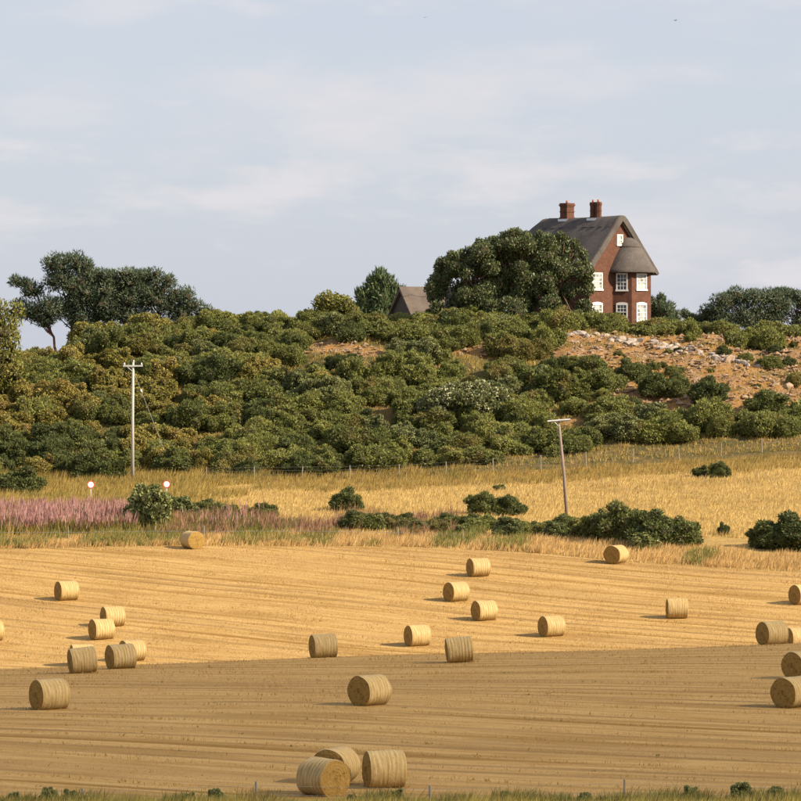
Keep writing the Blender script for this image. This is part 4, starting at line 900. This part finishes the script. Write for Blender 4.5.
mb = MB(); mb.tube([(lx-.32, -.16, ht-.2), (lx, -.14, ht-.52)], .025, 5); obj('brace', mb.mesh('brace', M_galv), pole)
def sign(px, py, top, yaw, label):
    p = at(px, py); h = (py-top)/F*p[1]; r = .29
    s = obj('road_sign', None, loc=tuple(p), rz=yaw, label=label, cat='sign'); mb = MB(); mb.tube([(0, 0, -.3), (0, 0, h-.05)], .045, 8); obj('post', mb.mesh('post', M_galv, True), s)
    zc = h-r; k = 28
    def ring(r0, r1, y0, y1, m, nm, par):
        V = [(rr*cos(2*pi*i/k), yy_, zc+rr*sin(2*pi*i/k)) for rr, yy_ in ((r0, y0), (r1, y0), (r1, y1), (r0, y1)) for i in range(k)]
        FF = [(j*k+i, ((j+1) % 4)*k+i, ((j+1) % 4)*k+(i+1) % k, j*k+(i+1) % k) for j in range(4) for i in range(k)]
        return obj(nm, mesh(nm, V, FF, m), par)
    def disc(r_, y0, y1, m, nm, par):
        V = [(r_*cos(2*pi*i/k), yy_, zc+r_*sin(2*pi*i/k)) for yy_ in (y0, y1) for i in range(k)]
        return obj(nm, mesh(nm, V, [tuple(range(k)), tuple(range(2*k-1, k-1, -1))]+[(i, k+i, k+(i+1) % k, (i+1) % k) for i in range(k)], m), par)
    pl = disc(r, -.085, -.05, M_signb, 'plate', s); disc(.235, -.096, -.086, M_signw, 'face', pl); ring(.237, r+.004, -.1, -.06, M_red, 'rim', pl)
sign(90.5, 500.5, 481, R(14), 'round red-rimmed white road sign on the left, beyond the pink flowers'); sign(166.5, 499, 480.5, R(6), 'round red-rimmed white road sign on the right, above the willowy bush')
# wire fence along the foot of the hill
fence = obj('wire_fence', None, loc=(0, 0, 0), label='post and wire fence along the foot of the gorse slope', cat='fence'); tops = []
mbp = MB(); mbp.tube([(0, 0, -.3), (0, 0, 1.15)], [.05, .045], 7); post_m = mbp.mesh('post', M_post)
FX = [206, 254, 302, 350, 399, 446, 493, 541, 586, 633, 679, 721, 762, 806]
for i, px in enumerate(FX):
    p = gnd(px, np.interp(px, [200, 500, 801], [330.5, 331.2, 333.0])); p[2] = float(zt(p[0], p[1])); o = obj('post', post_m, fence, loc=tuple(p)); o.rotation_euler[1] = random.uniform(-.05, .05); tops.append(p)
for hgt in (.5, .8, 1.08):
    mb = MB(); mb.tube([t+np.array((0, -.06, hgt)) for t in tops], .004, 4); obj('wire', mb.mesh('wire', M_wire), fence)
vf = obj('verge_fence', None, loc=(0, 0, 0), label='old low fence posts hidden in the verge grass beyond the stubble', cat='fence'); tops = []
for px, py in ((-20, 541), (68, 541), (155, 540), (204, 540), (300, 540), (398, 541), (463, 544)):
    p = at(px, py); o = obj('post', post_m, vf, loc=tuple(p), s=(.75, .75, .85)); tops.append(p)
mb = MB(); mb.tube([t+np.array((0, -.06, .6)) for t in tops], .01, 4); obj('wire', mb.mesh('wire', M_wire), vf)
nf = obj('field_fence', None, loc=(0, 0, 0), label='thin fence posts standing in the weeds at the bottom of the picture', cat='fence'); tops = []
for px, ytop in ((-90, 788), (82, 789), (256, 782), (430, 786), (625, 780), (815, 786)):
    p = gnd(px, 124.2); hh = CZ-(ytop-HY)/F*124.2-p[2]; o = obj('post', post_m, nf, loc=tuple(p), s=(.85, .85, hh/1.15)); tops.append(p+np.array((0, 0, hh)))
for k in (.12, .4):
    mb = MB(); mb.tube([t-np.array((0, .055, k)) for t in tops], .004, 4); obj('wire', mb.mesh('wire', M_wire), nf)
M_bird = plain('bird_feather', (.10, .10, .11), (.2, .2, .21), 8, .8)
def bird(px, py, D, s, rz, label):
    b_ = obj('flying_bird', None, loc=((px-400.5)/F*D, D, CZ+(HY-py)/F*D), rz=rz, s=s, label=label, cat='bird')
    mb = MB(); mb.tube([(-.24, 0, 0), (-.16, 0, .01), (0, 0, 0), (.14, 0, .02), (.2, 0, .035), (.27, 0, .03)], [.008, .03, .055, .035, .03, .004], 8); obj('body', mb.mesh('body', M_bird, True), b_)
    for sgn in (-1, 1):
        V = [(.07, 0, .03), (.08, sgn*.22, .14), (-.04, sgn*.5, .1), (-.04, sgn*.22, .12), (-.06, 0, .02)]; V2 = [(x, y, z-.012) for x, y, z in V]
        obj('wing', mesh('wing', V+V2, [(0, 1, 3, 4), (1, 2, 3), (9, 8, 6, 5), (8, 7, 6), (0, 5, 6, 1), (1, 6, 7, 2), (2, 7, 8, 3), (3, 8, 9, 4)], M_bird), b_)
bird(425, 18, 420, .5, 1.0, 'tiny dark bird high in the sky left of the chimneys'); bird(675, 21, 380, .75, .6, 'larger dark bird high in the sky above the house')

# ------------------------------------------------------------------ the cloud that shades the near field, high to the right and outside the view
m, nt = mat('thin_cloud'); n = N(nt)
dif = n('ShaderNodeBsdfTranslucent', {'Color': (.9, .9, .9, 1)}); tr = n('ShaderNodeBsdfTransparent', {'Color': (1, 1, 1, 1)})
n.out(n('ShaderNodeMixShader', {0: .36, 1: tr.outputs[0], 2: dif.outputs[0]}).outputs[0])
V0, F0 = ico(); hC = 260.; c0 = np.array((0., 170., 0))+SV*(hC/SV[2])
import bmesh
bm_ = bmesh.new(); bmesh.ops.create_icosphere(bm_, subdivisions=5, radius=1); Vc = np.array([v.co[:] for v in bm_.verts]); Fcl = np.array([[v.index for v in f.verts] for f in bm_.faces]); bm_.free()
gC = np.random.default_rng(2); bump = 1+.05*np.sin(Vc[:, 0]*9+1)*np.sin(Vc[:, 1]*7)+.03*np.sin(Vc[:, 0]*19)*np.sin(Vc[:, 1]*15+2)
Vc = Vc*bump[:, None]*np.array((150, 50, 9)); Vc[:, 2] = np.where(Vc[:, 2] < 0, Vc[:, 2]*.4, Vc[:, 2])
obj('cloud', mesh('cloud', Vc, Fcl, m, True), loc=tuple(c0), kind='structure')
